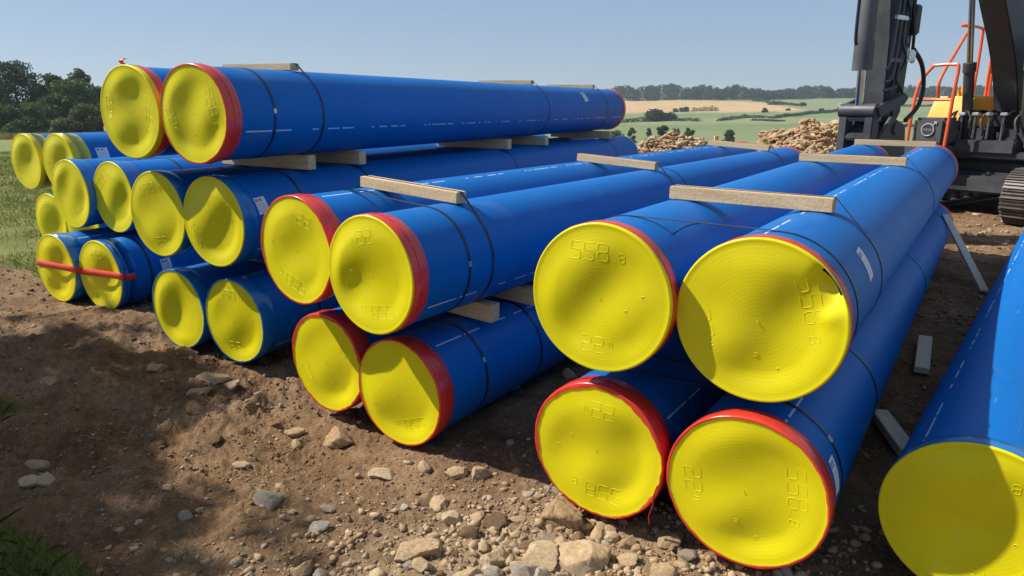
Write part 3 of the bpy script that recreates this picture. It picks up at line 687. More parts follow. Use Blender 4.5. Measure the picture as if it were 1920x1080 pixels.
def bundle(key, p1, p2, tops, bots, plain, below=None, th=.06, clips=(), ends=(.06, .07), top_mat='wood'):
    """tops/bots: stations of timbers held by straps above/below; plain: straps without timber; below: pair underneath"""
    up = Vector((0, 0, 1)); stations = {}
    for i, s in enumerate(tops):
        q, o, ax, h = pair_at(p1, p2, s)
        e0 = q + up * (RP + th / 2 + .002) - h * ends[0]; e1 = o + up * (RP + th / 2 + .002) + h * ends[1]
        tl = rad(random.uniform(-3, 3)); ex = ax * math.sin(tl) * .3
        timber('timber_batten', e0 - ex, e1 + ex, TW * random.uniform(.9, 1.05), th, ax, 'sawn timber on the %s, %s from the caps' % (BD[key], ORD[i]), 'timber battens on the pipes', top_mat)
        stations.setdefault(s, []).append([e0 + up * th / 2, e1 + up * th / 2, e0 - up * th / 2, e1 - up * th / 2])
    for i, s in enumerate(bots):
        q, o, ax, h = pair_at(p1, p2, s)
        if below:
            c1, a1, _, _ = FR[below[0]]; c2, a2, _, _ = FR[below[1]]
            g0 = (q.z - RP) - (c1.z + RP); g1 = (o.z - RP) - (c2.z + RP); hh = min(g0, g1) - .004
            e0 = q - up * (RP + g0 / 2) - h * .14; e1 = o - up * (RP + g1 / 2) + h * .22
        else:
            g = gz(o.x, o.y, False); hh = .058
            e0 = q - up * (RP + hh / 2 + .002) - h * .10; e1 = o - up * (RP + hh / 2 + .002) + h * .10
        timber('timber_batten', e0, e1, TW, hh, ax, 'timber batten under the %s, %s from the caps' % (BD[key], ORD[i]), 'timber battens under the pipes', top_mat)
        if not below: hh2 = 0
        stations.setdefault(s, []).append([e0 - up * hh / 2, e1 - up * hh / 2, e0 + up * hh / 2, e1 + up * hh / 2])
    allst = sorted(list(stations) + list(plain)); n = 0
    for s in allst:
        strap(p1, p2, s, 'black strap round the %s, %s from the caps' % (BD[key], ORD[n]), 'black straps round pipe pairs', stations.get(s, ()) if s in stations else (), clip=dict(clips).get(s)); n += 1
bundle('DT', 'D1', 'D2', (.80, 3.58, 6.45), (), (.20,), clips={.20: 200})
bundle('DB', 'D3', 'D4', (), (1.1, 3.6, 6.2), (.24,), clips={.24: 38})
bundle('CT', 'C1', 'C2', (.60, 3.02, 6.05), (), (.41, 3.25), clips={.41: 4})
bundle('CB', 'C3', 'C4', (), (.95, 3.9, 6.2), (.40,), clips={.40: 24})
bundle('T', 'B5', 'B6', (.80, 4.42, 6.30), (), (.37,), th=.045, clips={.37: 4}, ends=(.02, .06))
bundle('BT', 'B1', 'B2', (), (), (.52, 1.24, 3.46, 6.2))
bundle('BB', 'B3', 'B4', (), (1.0, 4.0, 6.0), (.5, 1.3))
bundle('AT', 'A1', 'A2', (), (), (.5,))
bundle('AB', 'A3', 'A4', (), (.9, 4, 6), (.26,))
bundle('ZT', 'Z1', 'Z2', (.95, 4.0), (), (.6,))
def spacers(key, lo, hi, ss, right=.20):
    """timbers between two layers: their undersides on the lower pair, tops under the upper pair"""
    up = Vector((0, 0, 1))
    for i, s in enumerate(ss):
        q, o, ax, h = pair_at(lo[0], lo[1], s)
        # upper pair in the same plane
        def upz(k):
            c, a, _, _ = FR[k]; return c.z - RP
        g0 = upz(hi[0]) - (q.z + RP); g1 = upz(hi[1]) - (o.z + RP); hh = min(g0, g1) - .004
        e0 = q + up * (RP + g0 / 2) - h * .16; e1 = o + up * (RP + g1 / 2) + h * right
        timber('timber_batten', e0, e1, TW, hh, ax, 'timber spacer beneath the %s, %s from the caps' % (BD[key], ORD[i]), 'timber spacers between pipe layers', 'wood')
spacers('DT', ('D3', 'D4'), ('D1', 'D2'), (.9, 1.3, 3.7, 6.3), .12)
spacers('CT', ('C3', 'C4'), ('C1', 'C2'), (.56, .98, 3.4, 6.0), .22)
spacers('T', ('B1', 'B2'), ('B5', 'B6'), (.72, 1.24, 3.46, 4.3, 6.2), .16)
spacers('BT', ('B3', 'B4'), ('B1', 'B2'), (.8, 3.5, 6.1), .16)
spacers('AT', ('A3', 'A4'), ('A1', 'A2'), (.8, 3.5, 6.1), .14)
spacers('ZT', ('Z3', 'Z4'), ('Z1', 'Z2'), (.8, 3.5, 6.1), .14)
# timbers under the lone pipe and under the farthest stack
def bearer(pp, ss, label, group):
    for i, s in enumerate(ss):
        c, a, h, up = FR[pp[0]]; c2 = FR[pp[-1]][0]; z = c.z - RP
        q = c + a * s; q2 = c2 + a * s; g = gz(q.x, q.y, False); hh = max(.05, min(.12, z - g + .01))
        timber('timber_batten', Vector((q.x, q.y, z - hh / 2 - .001)) - h * .2, Vector((q2.x, q2.y, z - hh / 2 - .001)) + h * .2, TW, hh, a, label + ', %s from the caps' % ORD[i], group, 'wood_grey')
bearer(('E',), (.7, 3.2, 5.8), 'timber batten under the lone pipe', 'timber battens under the pipes')
bearer(('Z3', 'Z4'), (.9, 3.5, 6), 'timber batten under the farthest stack', 'timber battens under the pipes')
# loose tail of strap on the torn-capped stack and on the middle stack
def tail(pts, label):
    o = MB().tube(smooth_path(pts), .0028, 5).build('strap_end', M['strap'], None, True); tag(o, label, 'strap', 'loose strap ends')
def on_pipe(k, s, phi, out=.002):
    c, a, h, up = FR[k]; return c + a * s + (h * math.cos(rad(phi)) + up * math.sin(rad(phi))) * (RP + out)
q, o_, ax, h = pair_at('D1', 'D2', .22)
mid = (q + o_) / 2 + Vector((0, 0, RP + .002))
tail([mid + h * .02, mid - h * .06 - Vector((0, 0, .02)) + ax * .01, mid - h * .13 - Vector((0, 0, .07)) + ax * .0], 'loose strap end dangling between the two upper pipes of the torn-capped stack')
q, o_, ax, h = pair_at('C1', 'C2', .5)
tail([q + Vector((0, 0, RP + .004)) - h * .02 - ax * .1, q + h * .10 + Vector((0, 0, RP - .012)), q + h * .22 + Vector((0, 0, RP - .07)) + ax * .02], 'loose strap end lying beside a timber on the middle stack')

# loose planks on the ground between the torn-capped stack and the lone pipe
def plank(pa, pb, w, t, label, mat='plank_pale'):
    pa, pb = Vector(pa), Vector(pb); x = (pb - pa).normalized(); y = Vector((0, 0, 1)).cross(x).normalized(); z = x.cross(y)
    o = MB().box((0, 0, 0), ((pb - pa).length, w, t)).build('plank', M[mat], None, False, .003)
    Mw = Matrix((x, y, z)).transposed().to_4x4(); Mw.translation = (pa + pb) / 2; o.matrix_world = Mw
    tag(o, label, 'plank', 'loose planks'); return o
g1, g2 = on_ground(1728, 695, .055), on_ground(1735, 634, .055)
plank(g1, g2, .085, .04, 'short pale plank lying flat on dark dirt beside the lone pipe')
g1, g2 = on_ground(1648, 775, .06), on_ground(1705, 852, .06)
plank(g1, g2, .085, .05, 'pale plank poking out from under the torn-capped stack')
g1 = on_ground(1846, 546, .02); c, a, h, up = FR['D4']
tp = c + a * 6.25 + h * (RP * .80 + .02) + up * (RP * .66 + .01)
plank(g1, tp + (tp - g1).normalized() * .06, .07, .025, 'plank leaning against the bottom pipe of the torn-capped stack')

# ------------------------------------------------------------------ stones and rubble
def stone_mat(name, lo, mid_, hi):
    m, n, l, b = new_mat(name)
    nz = noise_node(n, l, 5, 9, 0.68, 'Object', .4); oi = N(n, 'ObjectInfo')
    ad = N(n, 'Math', operation='MULTIPLY_ADD'); l.new(oi.outputs['Random'], ad.inputs[0]); ad.inputs[1].default_value = .28; l.new(nz.outputs[0], ad.inputs[2])
    sb = N(n, 'Math', operation='SUBTRACT'); l.new(ad.outputs[0], sb.inputs[0]); sb.inputs[1].default_value = .14
    r = ramp(n, l, sb.outputs[0], [(.30, lo), (.5, mid_), (.72, hi)]); l.new(r.outputs[0], b.inputs['Base Color'])
    b.inputs['Roughness'].default_value = .92; b.inputs['Specular IOR Level'].default_value = .2
    n2 = noise_node(n, l, 38, 6, .7); bump(n, l, n2.outputs[0], b, .6, .02)
    return m
M['stone'] = stone_mat('buff_limestone', (.33, .205, .108), (.50, .345, .20), (.66, .50, .33))
M['stone_grey'] = stone_mat('grey_flint', (.28, .215, .16), (.44, .355, .275), (.62, .53, .43))
M['crushed'] = stone_mat('crushed_tan_stone', (.25, .155, .082), (.38, .255, .145), (.54, .40, .26))
M['clod'] = stone_mat('soil_clod', (.15, .088, .048), (.22, .135, .075), (.30, .20, .12))
_ico = {}
def ico(sub):
    if sub not in _ico:
        bm = bmesh.new(); bmesh.ops.create_icosphere(bm, subdivisions=sub, radius=1); bm.verts.ensure_lookup_table()
        _ico[sub] = (np.array([v.co[:] for v in bm.verts]), np.array([[v.index for v in f.verts] for f in bm.faces])); bm.free()
    return _ico[sub]
def rock_shape(rg, sub, planes=11, rough=.05, round_=.12):
    D, F = ico(sub)
    n = rg.normal(size=(planes, 3)); n /= np.linalg.norm(n, axis=1)[:, None]; d = rg.uniform(.55, 1.0, planes)
    q = D @ n.T; t = np.where(q > .02, d / np.maximum(q, .02), 9.)
    r = -np.log(np.sum(np.exp(-t * 34), 1)) / 34; r = np.minimum(r, 1.25) * (1 - round_ * .5) + round_ * .5
    P = D * r[:, None]
    f = fbm(P[:, 0] * 2.2 + 1.3 * P[:, 2] + rg.random() * 90, P[:, 1] * 2.2 - 1.1 * P[:, 2], 5, int(rg.integers(99)), .6)
    return P * (1 + rough * 2.2 * f)[:, None], F
rgs = np.random.default_rng(5)
VAR = []
for i in range(10):
    P, F = rock_shape(rgs, 3, 9 + i % 4, .06)
    o = mk_np('stone', P, F, None); me = o.data; me.shade_smooth(); me.set_sharp_from_angle(angle=rad(32)); bpy.data.objects.remove(o); VAR.append(me)
VM = {}
def var_mesh(i, mat):
    key = (i, mat)
    if key not in VM:
        me = VAR[i].copy(); me.materials.clear(); me.materials.append(M[mat]); VM[key] = me
    return VM[key]
def put_stone(p, sx, sy, sz, mat, label, group, i=None, rz=None, big=False, sink=.3):
    if big:
        P, F = rock_shape(rgs, 5, 12, .075, .06); o = mk_np('stone', P, F, M[mat]); o.data.shade_smooth(); o.data.set_sharp_from_angle(angle=rad(30))
    else:
        o = bpy.data.objects.new('stone', var_mesh(random.randrange(10) if i is None else i, mat)); COL.objects.link(o)
    g = gz(p.x, p.y)
    o.location = (p.x, p.y, g + sz * (1 - 2 * sink)); o.scale = (sx, sy, sz)
    o.rotation_euler = (random.uniform(-.2, .2), random.uniform(-.2, .2), random.uniform(0, 6.28) if rz is None else rz)
    tag(o, label, 'stone', group); return o
BIG = [  # u, v (centre), width px, height px, material, label, yaw
 (633, 808, 66, 42, 'stone', 'blocky tan stone lying in front of the middle stack', .3), (405, 706, 54, 26, 'stone', 'flat tan stone, larger of two side by side before the blue-taped pipes', .5),
 (436, 721, 38, 20, 'stone', 'wedge-shaped tan stone beside a larger flat one before the blue-taped pipes', .2), (366, 730, 46, 18, 'stone', 'half-buried tan stone next to the flat tan pair', .1),
 (501, 936, 54, 34, 'stone_grey', 'pale grey rounded stone alone on the open dirt', 0), (601, 987, 38, 24, 'stone_grey', 'smooth grey stone near the twig', .3), (614, 953, 25, 21, 'stone_grey', 'small round grey stone above the smooth grey one', 0),
 (551, 797, 40, 22, 'stone', 'dark-sided stone near the blocky tan stone', .4), (555, 824, 24, 18, 'stone', 'little buff stone next to the blocky tan stone', .0), (722, 881, 50, 26, 'stone', 'brown leaning stone on the edge of the pipe shadow', -.2),
 (795, 874, 30, 22, 'stone', 'pale stone between the leaning brown stone and the knobbly pair', 0), (852, 882, 48, 32, 'stone', 'knobbly buff stone at the shadow edge', .3), (900, 882, 44, 38, 'stone', 'upright knobbly stone at the shadow edge under the middle stack', .7),
 (852, 968, 44, 24, 'stone', 'bean-shaped buff stone on bare dirt near big slabs', .2), (778, 1020, 90, 62, 'stone', 'broad flat buff slab near the twig', .1), (930, 1037, 52, 52, 'stone', 'rounded upright buff stone among the rubble', .4),
 (1018, 1036, 84, 28, 'stone', 'long low buff stone with a white stone on it', .05), (1022, 1010, 44, 18, 'stone_grey', 'white-topped stone lying on the long low stone', .0), (1108, 1030, 108, 66, 'stone', 'large angular slab in front of the torn-capped stack', -.4),
 (1052, 950, 88, 92, 'stone', 'big rough rock wedged under the ragged red-taped pipe', .5), (1180, 1043, 44, 30, 'stone', 'squarish tan stone touching the large angular slab', .2), (1176, 1008, 40, 42, 'stone', 'lumpy tan stone above the squarish one', .9),
 (1258, 1007, 52, 32, 'stone', 'brown stone in the shade under the torn-capped stack', .2), (565, 1062, 44, 40, 'stone', 'pair-edge round stone at the near end of the twig', .4), (985, 1068, 54, 30, 'stone_grey', 'grey-brown flat stone beneath the long low stone', .1),
 (880, 1076, 56, 34, 'stone', 'pointed tan stone at the near edge of the rubble', .5), (786, 1058, 46, 30, 'stone', 'buff stone under the broad flat slab', .2), (1066, 698, 30, 28, 'stone', 'stone in the dark gap between the two red-taped stacks', .2),
 (1062, 975, 60, 30, 'stone', 'crumbly stone at the foot of the big wedged rock', .0), (72, 865, 34, 40, 'stone', 'reddish stone at the shaded grass edge', .3), (55, 912, 30, 24, 'stone', 'squat shaded stone below the reddish one', .2), (86, 908, 34, 22, 'stone', 'flat shaded stone beside the squat one', .1),
 (348, 968, 30, 18, 'stone_grey', 'white pointed stone on the sunlit dirt', .3), (452, 870, 28, 20, 'stone', 'cream stone among dry grass stems', .1), (1240, 1068, 50, 32, 'stone', 'tan stone beneath the torn-capped stack, nearest the rubble', .4), (402, 823, 30, 22, 'clod', 'dark soil clod on the sunlit dirt', 0), (290, 688, 44, 24, 'stone', 'dusky stone in dappled shade', .2)]
for (u, v, w, hp, mt, lb, rz) in BIG:
    p = on_ground(u, v + hp * .32); d = (p - Vector((0, 0, CAMZ))).length; k = d / FPX
    put_stone(p, w * k * .45, w * k * .38, max(hp * k * .42, w * k * .18), mt, lb, None, rz=rz, big=w > 40, sink=.33)
n = 0
while n < 285:
    t = random.random()
    if t < .62: u, v = random.gauss(1000, 190), random.gauss(1030, 52)
    elif t < .84: u, v = random.uniform(220, 1000), random.uniform(660, 1100)
    elif t < .92: u, v = random.uniform(1400, 1800), random.uniform(640, 1060)
    else: u, v = random.uniform(1800, 1915), random.uniform(395, 470)
    if v > 1110 or v < 390 or u < 60: continue
    p = on_ground(u, v); d = p.length
    if masks(np.array([p.x]), np.array([p.y]))[0] > .3: continue
    s = random.choice((.009, .011, .013, .016, .020, .026, .034) if t < .62 else (.008, .010, .012, .014, .018)) * random.uniform(.8, 1.25)
    if v < 480: s *= 2
    mt = random.choice(('stone', 'stone', 'stone', 'stone', 'stone_grey', 'clod')); wh = 'on the trampled dirt by the digger track' if v < 480 else 'in the dark lane beside the lone pipe' if u > 1390 else 'in the rubble before the torn-capped stack' if (u > 700 and v > 930) else 'on the open dirt before the blue-taped pipes' if u < 560 else 'on the open dirt before the middle stack'
    put_stone(p, s * random.uniform(.9, 1.4), s, s * random.uniform(.55, .9), mt, {'stone': 'small buff stone ', 'stone_grey': 'small greyish stone ', 'clod': 'small brown soil lump '}[mt] + wh, 'small loose stones on the dirt', sink=.36); n += 1
# gravel too small to pick apart: one mesh
def scatter_mesh(name, P, S_, sub, mat, rg, flat=.7):
    D, F = ico(sub); n = len(P); shapes = [rock_shape(rg, sub, 7, .09, .0)[0] for _ in range(12)]
    V = np.empty((n, len(D), 3), np.float32); idx = rg.integers(0, 12, n); a = rg.random(n) * 6.283
    for k in range(12):
        m_ = idx == k
        if not m_.any(): continue
        Q = shapes[k][None] * (S_[m_][:, None, None] * np.array([1.15, .9, flat])[None, None] * rg.uniform(.55, 1.45, (m_.sum(), 1, 3)))
        ca, sa = np.cos(a[m_])[:, None], np.sin(a[m_])[:, None]
        V[m_] = np.stack([Q[..., 0] * ca - Q[..., 1] * sa, Q[..., 0] * sa + Q[..., 1] * ca, Q[..., 2]], -1) + P[m_][:, None]
    FF = (F[None] + (np.arange(n) * len(D))[:, None, None]).reshape(-1, 3)
    o = mk_np(name, V.reshape(-1, 3), FF, mat); return o
def scatter_pts(n, rg, dens):
    az = np.radians(rg.uniform(-40, 40, n * 8)); r = np.exp(rg.uniform(np.log(1.8), np.log(13), n * 8)); x, y = r * np.sin(az), r * np.cos(az)
    k = rg.random(n * 8) < dens(x, y) * (1 - masks(x, y)); x, y = x[k][:n], y[k][:n]; return x, y
def dens(x, y):
    lat = x * LATC - y * LATS
    d = .10 + .9 * sstep(.0, .32, fbm(x * 1.6, y * 1.6, 4, 91) + .08) * .6
    return np.clip(d + .75 * np.exp(-((x - .05) / .55) ** 2 - ((y - 2.35) / .42) ** 2) + .35 * np.exp(-((x + .5) / .5) ** 2 - ((y - 3.0) / .3) ** 2), 0, 1)
for nm, cnt, lo, hi, mt, lb in (('gravel', 10000, .0022, .008, 'crushed', 'fine buff gravel strewn over the brown dirt'), ('gravel', 2600, .003, .011, 'stone_grey', 'fine grey gravel strewn over the brown dirt'), ('soil_crumbs', 9000, .003, .012, 'clod', 'dark soil crumbs strewn over the dirt')):
    x, y = scatter_pts(cnt, rgs, dens); s = lo * (hi / lo) ** rgs.random(len(x)) ** 1.5 * np.clip(np.hypot(x, y) / 3.5, .8, 2.5)
    o = scatter_mesh(nm, np.stack([x, y, ground_z(x, y) + s * .25], -1), s, 1, M[mt], rgs); tag(o, lb, 'gravel', kind='stuff')

rb = rgs.normal(size=(30000, 2)) * np.array([.62, .30]) + np.array([.10, 2.28]); rb = rb[(rgs.random(len(rb)) < .35 + 1.2 * (fbm(rb[:, 0] * 4, rb[:, 1] * 4, 3, 14) + .15)) & (np.hypot(rb[:, 0], rb[:, 1]) > 1.6)][:4200]
sz = .0032 * 6.5 ** (rgs.random(len(rb)) ** 2.2)
o = scatter_mesh('crushed_stone', np.stack([rb[:, 0], rb[:, 1], ground_z(rb[:, 0], rb[:, 1]) + sz * .3], -1), sz, 1, M['crushed'], rgs); tag(o, 'bed of crushed tan stone before the torn-capped stack', 'gravel', kind='stuff')
# rubble heaps behind the stacks
def heap(cx, cy, rx, ry, hh, label, nbig, nsmall, seed, rot=0):
    rg = np.random.default_rng(seed); root = empty('rubble_heap', (cx, cy, gz(cx, cy, False))); tag(root, label, 'rubble heap', 'rubble heaps')
    def hz(u, w):
        q = np.hypot(u / rx, w / ry); base = np.clip(1 - q, 0, 1); s = base ** .85
        return hh * (s + .22 * fbm(u * 1.3 + seed, w * 1.3, 3, seed) * sstep(0, .3, base)) - .08 * sstep(.75, 1.05, q)
    g = np.linspace(-1.12, 1.12, 60); U, Wd = np.meshgrid(g * rx, g * ry)
    Z = hz(U, Wd) + .05 * fbm(U * 6, Wd * 6, 3, seed + 3) - .05
    i = np.arange(59)[:, None] * 60; j = np.arange(59)[None]
    mk_np('mound', np.stack([U, Wd, Z], -1).reshape(-1, 3), np.stack([i + j, i + j + 1, i + 61 + j, i + 60 + j], -1).reshape(-1, 4), M['stone'] if seed != 6 else M['clod'], root, True)
    a = rg.random(nbig) * 6.283; r = np.sqrt(rg.random(nbig)) * 1.02; u, w = r * rx * np.cos(a), r * ry * np.sin(a)
    for k in range(nbig):
        o = bpy.data.objects.new('stone', var_mesh(int(rg.integers(10)), 'stone')); COL.objects.link(o); o.parent = root
        s = rg.uniform(.045, .095); o.scale = (s * rg.uniform(.9, 1.5), s, s * rg.uniform(.5, .9)); o.location = (u[k], w[k], float(hz(u[k], w[k])) + s * .2)
        o.rotation_euler = rg.uniform(-.6, .6), rg.uniform(-.6, .6), rg.random() * 6.28
    a = rg.random(nsmall) * 6.283; r = np.sqrt(rg.random(nsmall)) * 1.06; u, w = r * rx * np.cos(a), r * ry * np.sin(a)
    s = .018 * (3.0 ** rg.random(nsmall))
    o = scatter_mesh('small_stones', np.stack([u, w, hz(u, w) + s * .2], -1), s, 1, M['stone'], rg); o.parent = root; o['kind'] = 'stuff'
    return root
heap(5.72, 13.6, 2.2, 1.8, 1.55, 'taller heap of dug limestone rubble behind the stacks, by the digger arm', 230, 6500, 4)
heap(4.50, 13.9, 1.5, 1.3, 1.02, 'low shoulder heap of rubble joined to the taller heap', 110, 3000, 9)
heap(3.25, 14.3, 1.7, 1.4, 1.28, 'smaller browner rubble heap beyond the three-high stack end', 140, 4200, 6)

# twig, dry stems, survey stake
M['bark'] = simple('dry_bark', (.12, .075, .045), .9, 0, .3, 40, .5)
M['straw'] = simple('dry_straw', (.42, .33, .17), .9, 0, .25, 20)
tp = [on_ground(*q, .012) for q in ((622, 1058), (628, 1042), (640, 1028), (662, 1014), (688, 995), (718, 966))]
o = MB().tube(smooth_path(tp, 4), [.0075 - .0055 * i / 20 for i in range(21)], 7).build('twig', M['bark'], None, True); tag(o, 'bent brown twig lying on the dirt', 'twig')
mb = MB()
for _ in range(150):
    u, v = (random.gauss(490, 30), random.gauss(905, 22)) if random.random() < .3 else (random.uniform(150, 1150), random.uniform(640, 1075))
    p = on_ground(u, v, .006); p.z = gz(p.x, p.y) + .005; a = random.uniform(0, 6.28); L = random.uniform(.03, .12)
    q = p + Vector((math.cos(a) * L, math.sin(a) * L, random.uniform(-.002, .03))); m_ = (p + q) / 2 + Vector((random.uniform(-.01, .01), random.uniform(-.01, .01), random.uniform(0, .012)))
    mb.tube([p, m_, q], [.0011, .0010, .0005], 4)
o = mb.build('dry_stems', M['straw']); tag(o, 'scattered dry grass stems on the dirt', 'dry stems', kind='stuff')
c0 = Vector((4.62, 16.0, gz(4.62, 16.0, False)))
o = MB().box((0, 0, .42), (.075, .075, 1.2), None, .006).box((0, 0, 1.04), (.085, .085, .05), None, .004).build('marker_stake', M['wood']); o.location = c0; tag(o, 'short wooden marker stake between the rubble heaps', 'stake')

# ------------------------------------------------------------------ foliage
def leaf_mat(name, lo, hi, trans=.25):
    m, n, l, b = new_mat(name)
    nz = noise_node(n, l, .9, 5, .7); oi = N(n, 'ObjectInfo')
    r = ramp(n, l, nz.outputs[0], [(.3, lo), (.7, hi)]); l.new(r.outputs[0], b.inputs['Base Color']); b.inputs['Roughness'].default_value = .6; b.inputs['Specular IOR Level'].default_value = .08
    tr = N(n, 'BsdfTranslucent'); l.new(r.outputs[0], tr.inputs['Color']); mx = N(n, 'MixShader'); mx.inputs[0].default_value = trans
    l.new(b.outputs[0], mx.inputs[1]); l.new(tr.outputs[0], mx.inputs[2]); l.new(mx.outputs[0], n['Material Output'].inputs['Surface']); return m
M['leaf_dark'] = leaf_mat('dark_evergreen_leaf', (.030, .058, .028), (.062, .100, .045))
M['leaf_mid'] = leaf_mat('mid_green_leaf', (.052, .094, .028), (.108, .160, .050))
M['leaf_light'] = leaf_mat('light_green_leaf', (.080, .125, .034), (.16, .205, .062))
M['leaf_olive'] = leaf_mat('olive_leaf', (.09, .115, .036), (.185, .19, .068))
M['grass'] = leaf_mat('grass_blade', (.14, .175, .040), (.28, .29, .085), .35)
M['grass_dry'] = leaf_mat('dry_grass_blade', (.20, .18, .07), (.34, .29, .13), .3)
M['trunk'] = simple('tree_bark', (.10, .075, .052), .95, 0, .3, 5, .6)
def leaf_quads(C, size, rg, up_bias=.3):
    """one bent leaf-clump quad per centre"""
    n = len(C); a = rg.normal(size=(n, 3)); a /= np.linalg.norm(a, axis=1)[:, None]
    b = rg.normal(size=(n, 3)); b[:, 2] *= (1 - up_bias); b -= a * np.sum(a * b, 1)[:, None]; b /= np.linalg.norm(b, axis=1)[:, None]
    s = (size * rg.uniform(.6, 1.35, n))[:, None]; w = s * rg.uniform(.4, .7, (n, 1))
    c = np.cross(a, b)
    V = np.stack([C - a * s, C + b * w + c * s * .15, C + a * s, C - b * w + c * s * .15], 1).reshape(-1, 3)
    return V, np.arange(4 * n).reshape(-1, 4)
def clump_points(rg, n, nclump, shape, cr, inner=.35):
    """points in clumps spread through a crown; shape(nc) gives clump centres and radii"""
    cc, rr = shape(nclump); k = rg.integers(0, nclump, n)
    d = rg.normal(size=(n, 3)); d /= np.linalg.norm(d, axis=1)[:, None]
    return cc[k] + d * (rr[k] * rg.uniform(inner, 1.0, n) ** .6)[:, None] * np.array([1, 1, .72])
def make_tree(loc, H, Wd, mat, label, cat='tree', group=None, seed=0, n=2600, leaf=.28, nclump=34, bare=.18, kind='round', name='broadleaf_tree'):
    rg = np.random.default_rng(seed); root = empty(name, loc); tag(root, label, cat, group)
    z0 = H * bare
    def shape(nc):
        t = rg.random(nc); th = rg.random(nc) * 6.283
        if kind == 'cedar':
            lv = np.floor(t * 7) / 7; z = z0 + (H - z0) * (lv + .05 * rg.random(nc)); R = Wd / 2 * np.interp(lv, [0, .3, .7, 1], [.85, 1, .75, .3]); q = np.sqrt(rg.random(nc))
            return np.stack([R * q * np.cos(th), R * q * np.sin(th), z], -1), Wd * .15 * rg.uniform(.7, 1.4, nc)
        if kind == 'cone':
            z = z0 + (H - z0) * t; R = Wd / 2 * (1 - t) ** .8; q = rg.uniform(.4, 1, nc)
        else:
            z = z0 + (H - z0) * t; e = np.sqrt(np.clip(1 - ((t - .38) / .66) ** 2, .02, 1)); R = Wd / 2 * e; q = np.sqrt(rg.random(nc)) * rg.uniform(.7, 1.12, nc)
        return np.stack([R * q * np.cos(th), R * q * np.sin(th), z], -1), Wd * rg.uniform(.13, .24, nc)
    n = int(n * 1.9); nclump = int(nclump * 1.5)
    C = clump_points(rg, n, nclump, shape, 1)
    V, F = leaf_quads(C, leaf, rg); mk_np('crown', V, F, M[mat], root)
    mb = MB(); tr = max(.03, H * .022)
    mb.tube([(0, 0, -.3), (0.01 * H, 0, H * .25), (-.01 * H, .01 * H, H * .55), (0, 0, H * .85)], [tr * 1.3, tr, tr * .7, tr * .2], 7)
    for _ in range(7):
        t = rg.uniform(.25, .75); a = rg.random() * 6.283; L = Wd * rg.uniform(.2, .42); mb.tube([(0, 0, H * t), (L * .5 * math.cos(a), L * .5 * math.sin(a), H * t + L * .25), (L * math.cos(a), L * math.sin(a), H * t + L * .4)], [tr * .5, tr * .35, tr * .1], 5)
    mb.build('trunk', M['trunk'], root, True); return root
def at_depth(u, v, D):
    """point on the ray through the pixel, D metres ahead"""
    d = ray(u, v); return Vector((0, 0, CAMZ)) + d * (D / d.y)
def px_tree(u, vb, vt, wpx, D, mat, label, **kw):
    """tree standing on the terrain D metres away in the direction of column u"""
    d = ray(u, vb); x, y = d.x / d.y * D, D; z = gz(x, y); dep = y * math.cos(PITCH)
    top = at_depth(u, vt, D).z; make_tree((x, y, z - .1), top - z, wpx / FPX * dep, mat, label, **kw)
# trees beyond the lawn
G_ = 'trees beyond the lawn'
px_tree(42, 245, 112, 108, 150, 'leaf_dark', 'tall dark cedar with ragged flat-topped crown beyond the lawn', group=G_, seed=1, n=5200, leaf=.26, nclump=70, kind='cedar', name='cedar_tree', bare=.12)
px_tree(-6, 245, 150, 62, 158, 'leaf_dark', 'dark evergreen half hidden beside the tall cedar', group=G_, seed=2, n=4500, leaf=.32, nclump=40)
px_tree(84, 245, 160, 60, 165, 'leaf_dark', 'dark conifer rising between the cedar and the leafy tree', group=G_, seed=3, n=4200, leaf=.3, nclump=40, kind='cone', name='conifer_tree', bare=.05)
px_tree(110, 246, 143, 46, 168, 'leaf_mid', 'narrow green tree top showing above the leafy tree', group=G_, seed=13, n=3400, leaf=.3, nclump=34)
px_tree(142, 247, 158, 92, 145, 'leaf_mid', 'broad leafy tree with rounded dark green crown beyond the lawn', group=G_, seed=4, n=6500, leaf=.30, nclump=55, bare=.03)
px_tree(164, 246, 133, 50, 170, 'leaf_olive', 'pale green tree top poking above the broad leafy tree', group=G_, seed=5, n=3600, leaf=.28, nclump=28)
px_tree(196, 246, 168, 60, 160, 'leaf_dark', 'dark tree behind the highest pipes, beyond the lawn', group=G_, seed=15, n=3600, leaf=.3, nclump=34, bare=.03)
px_tree(63, 247, 196, 48, 135, 'leaf_light', 'light green weeping willow in front of the cedar', group=G_, seed=6, n=3600, leaf=.24, nclump=30, bare=.02, name='willow_tree')
px_tree(10, 248, 203, 60, 132, 'leaf_mid', 'low dark bush in front of the cedar', group=G_, seed=7, n=3400, leaf=.26, nclump=28, bare=.0)
px_tree(168, 248, 201, 62, 130, 'leaf_olive', 'low olive-green bushy tree beside the pipes, beyond the lawn', group=G_, seed=8, n=4000, leaf=.24, nclump=34, bare=.0)
px_tree(122, 249, 226, 50, 128, 'leaf_light', 'small pale shrub under the broad leafy tree', group=G_, seed=9, n=1800, leaf=.22, nclump=18, bare=.0)
px_tree(38, 249, 228, 46, 128, 'leaf_mid', 'small shrub under the tall cedar', group=G_, seed=19, n=1600, leaf=.22, nclump=18, bare=.0)
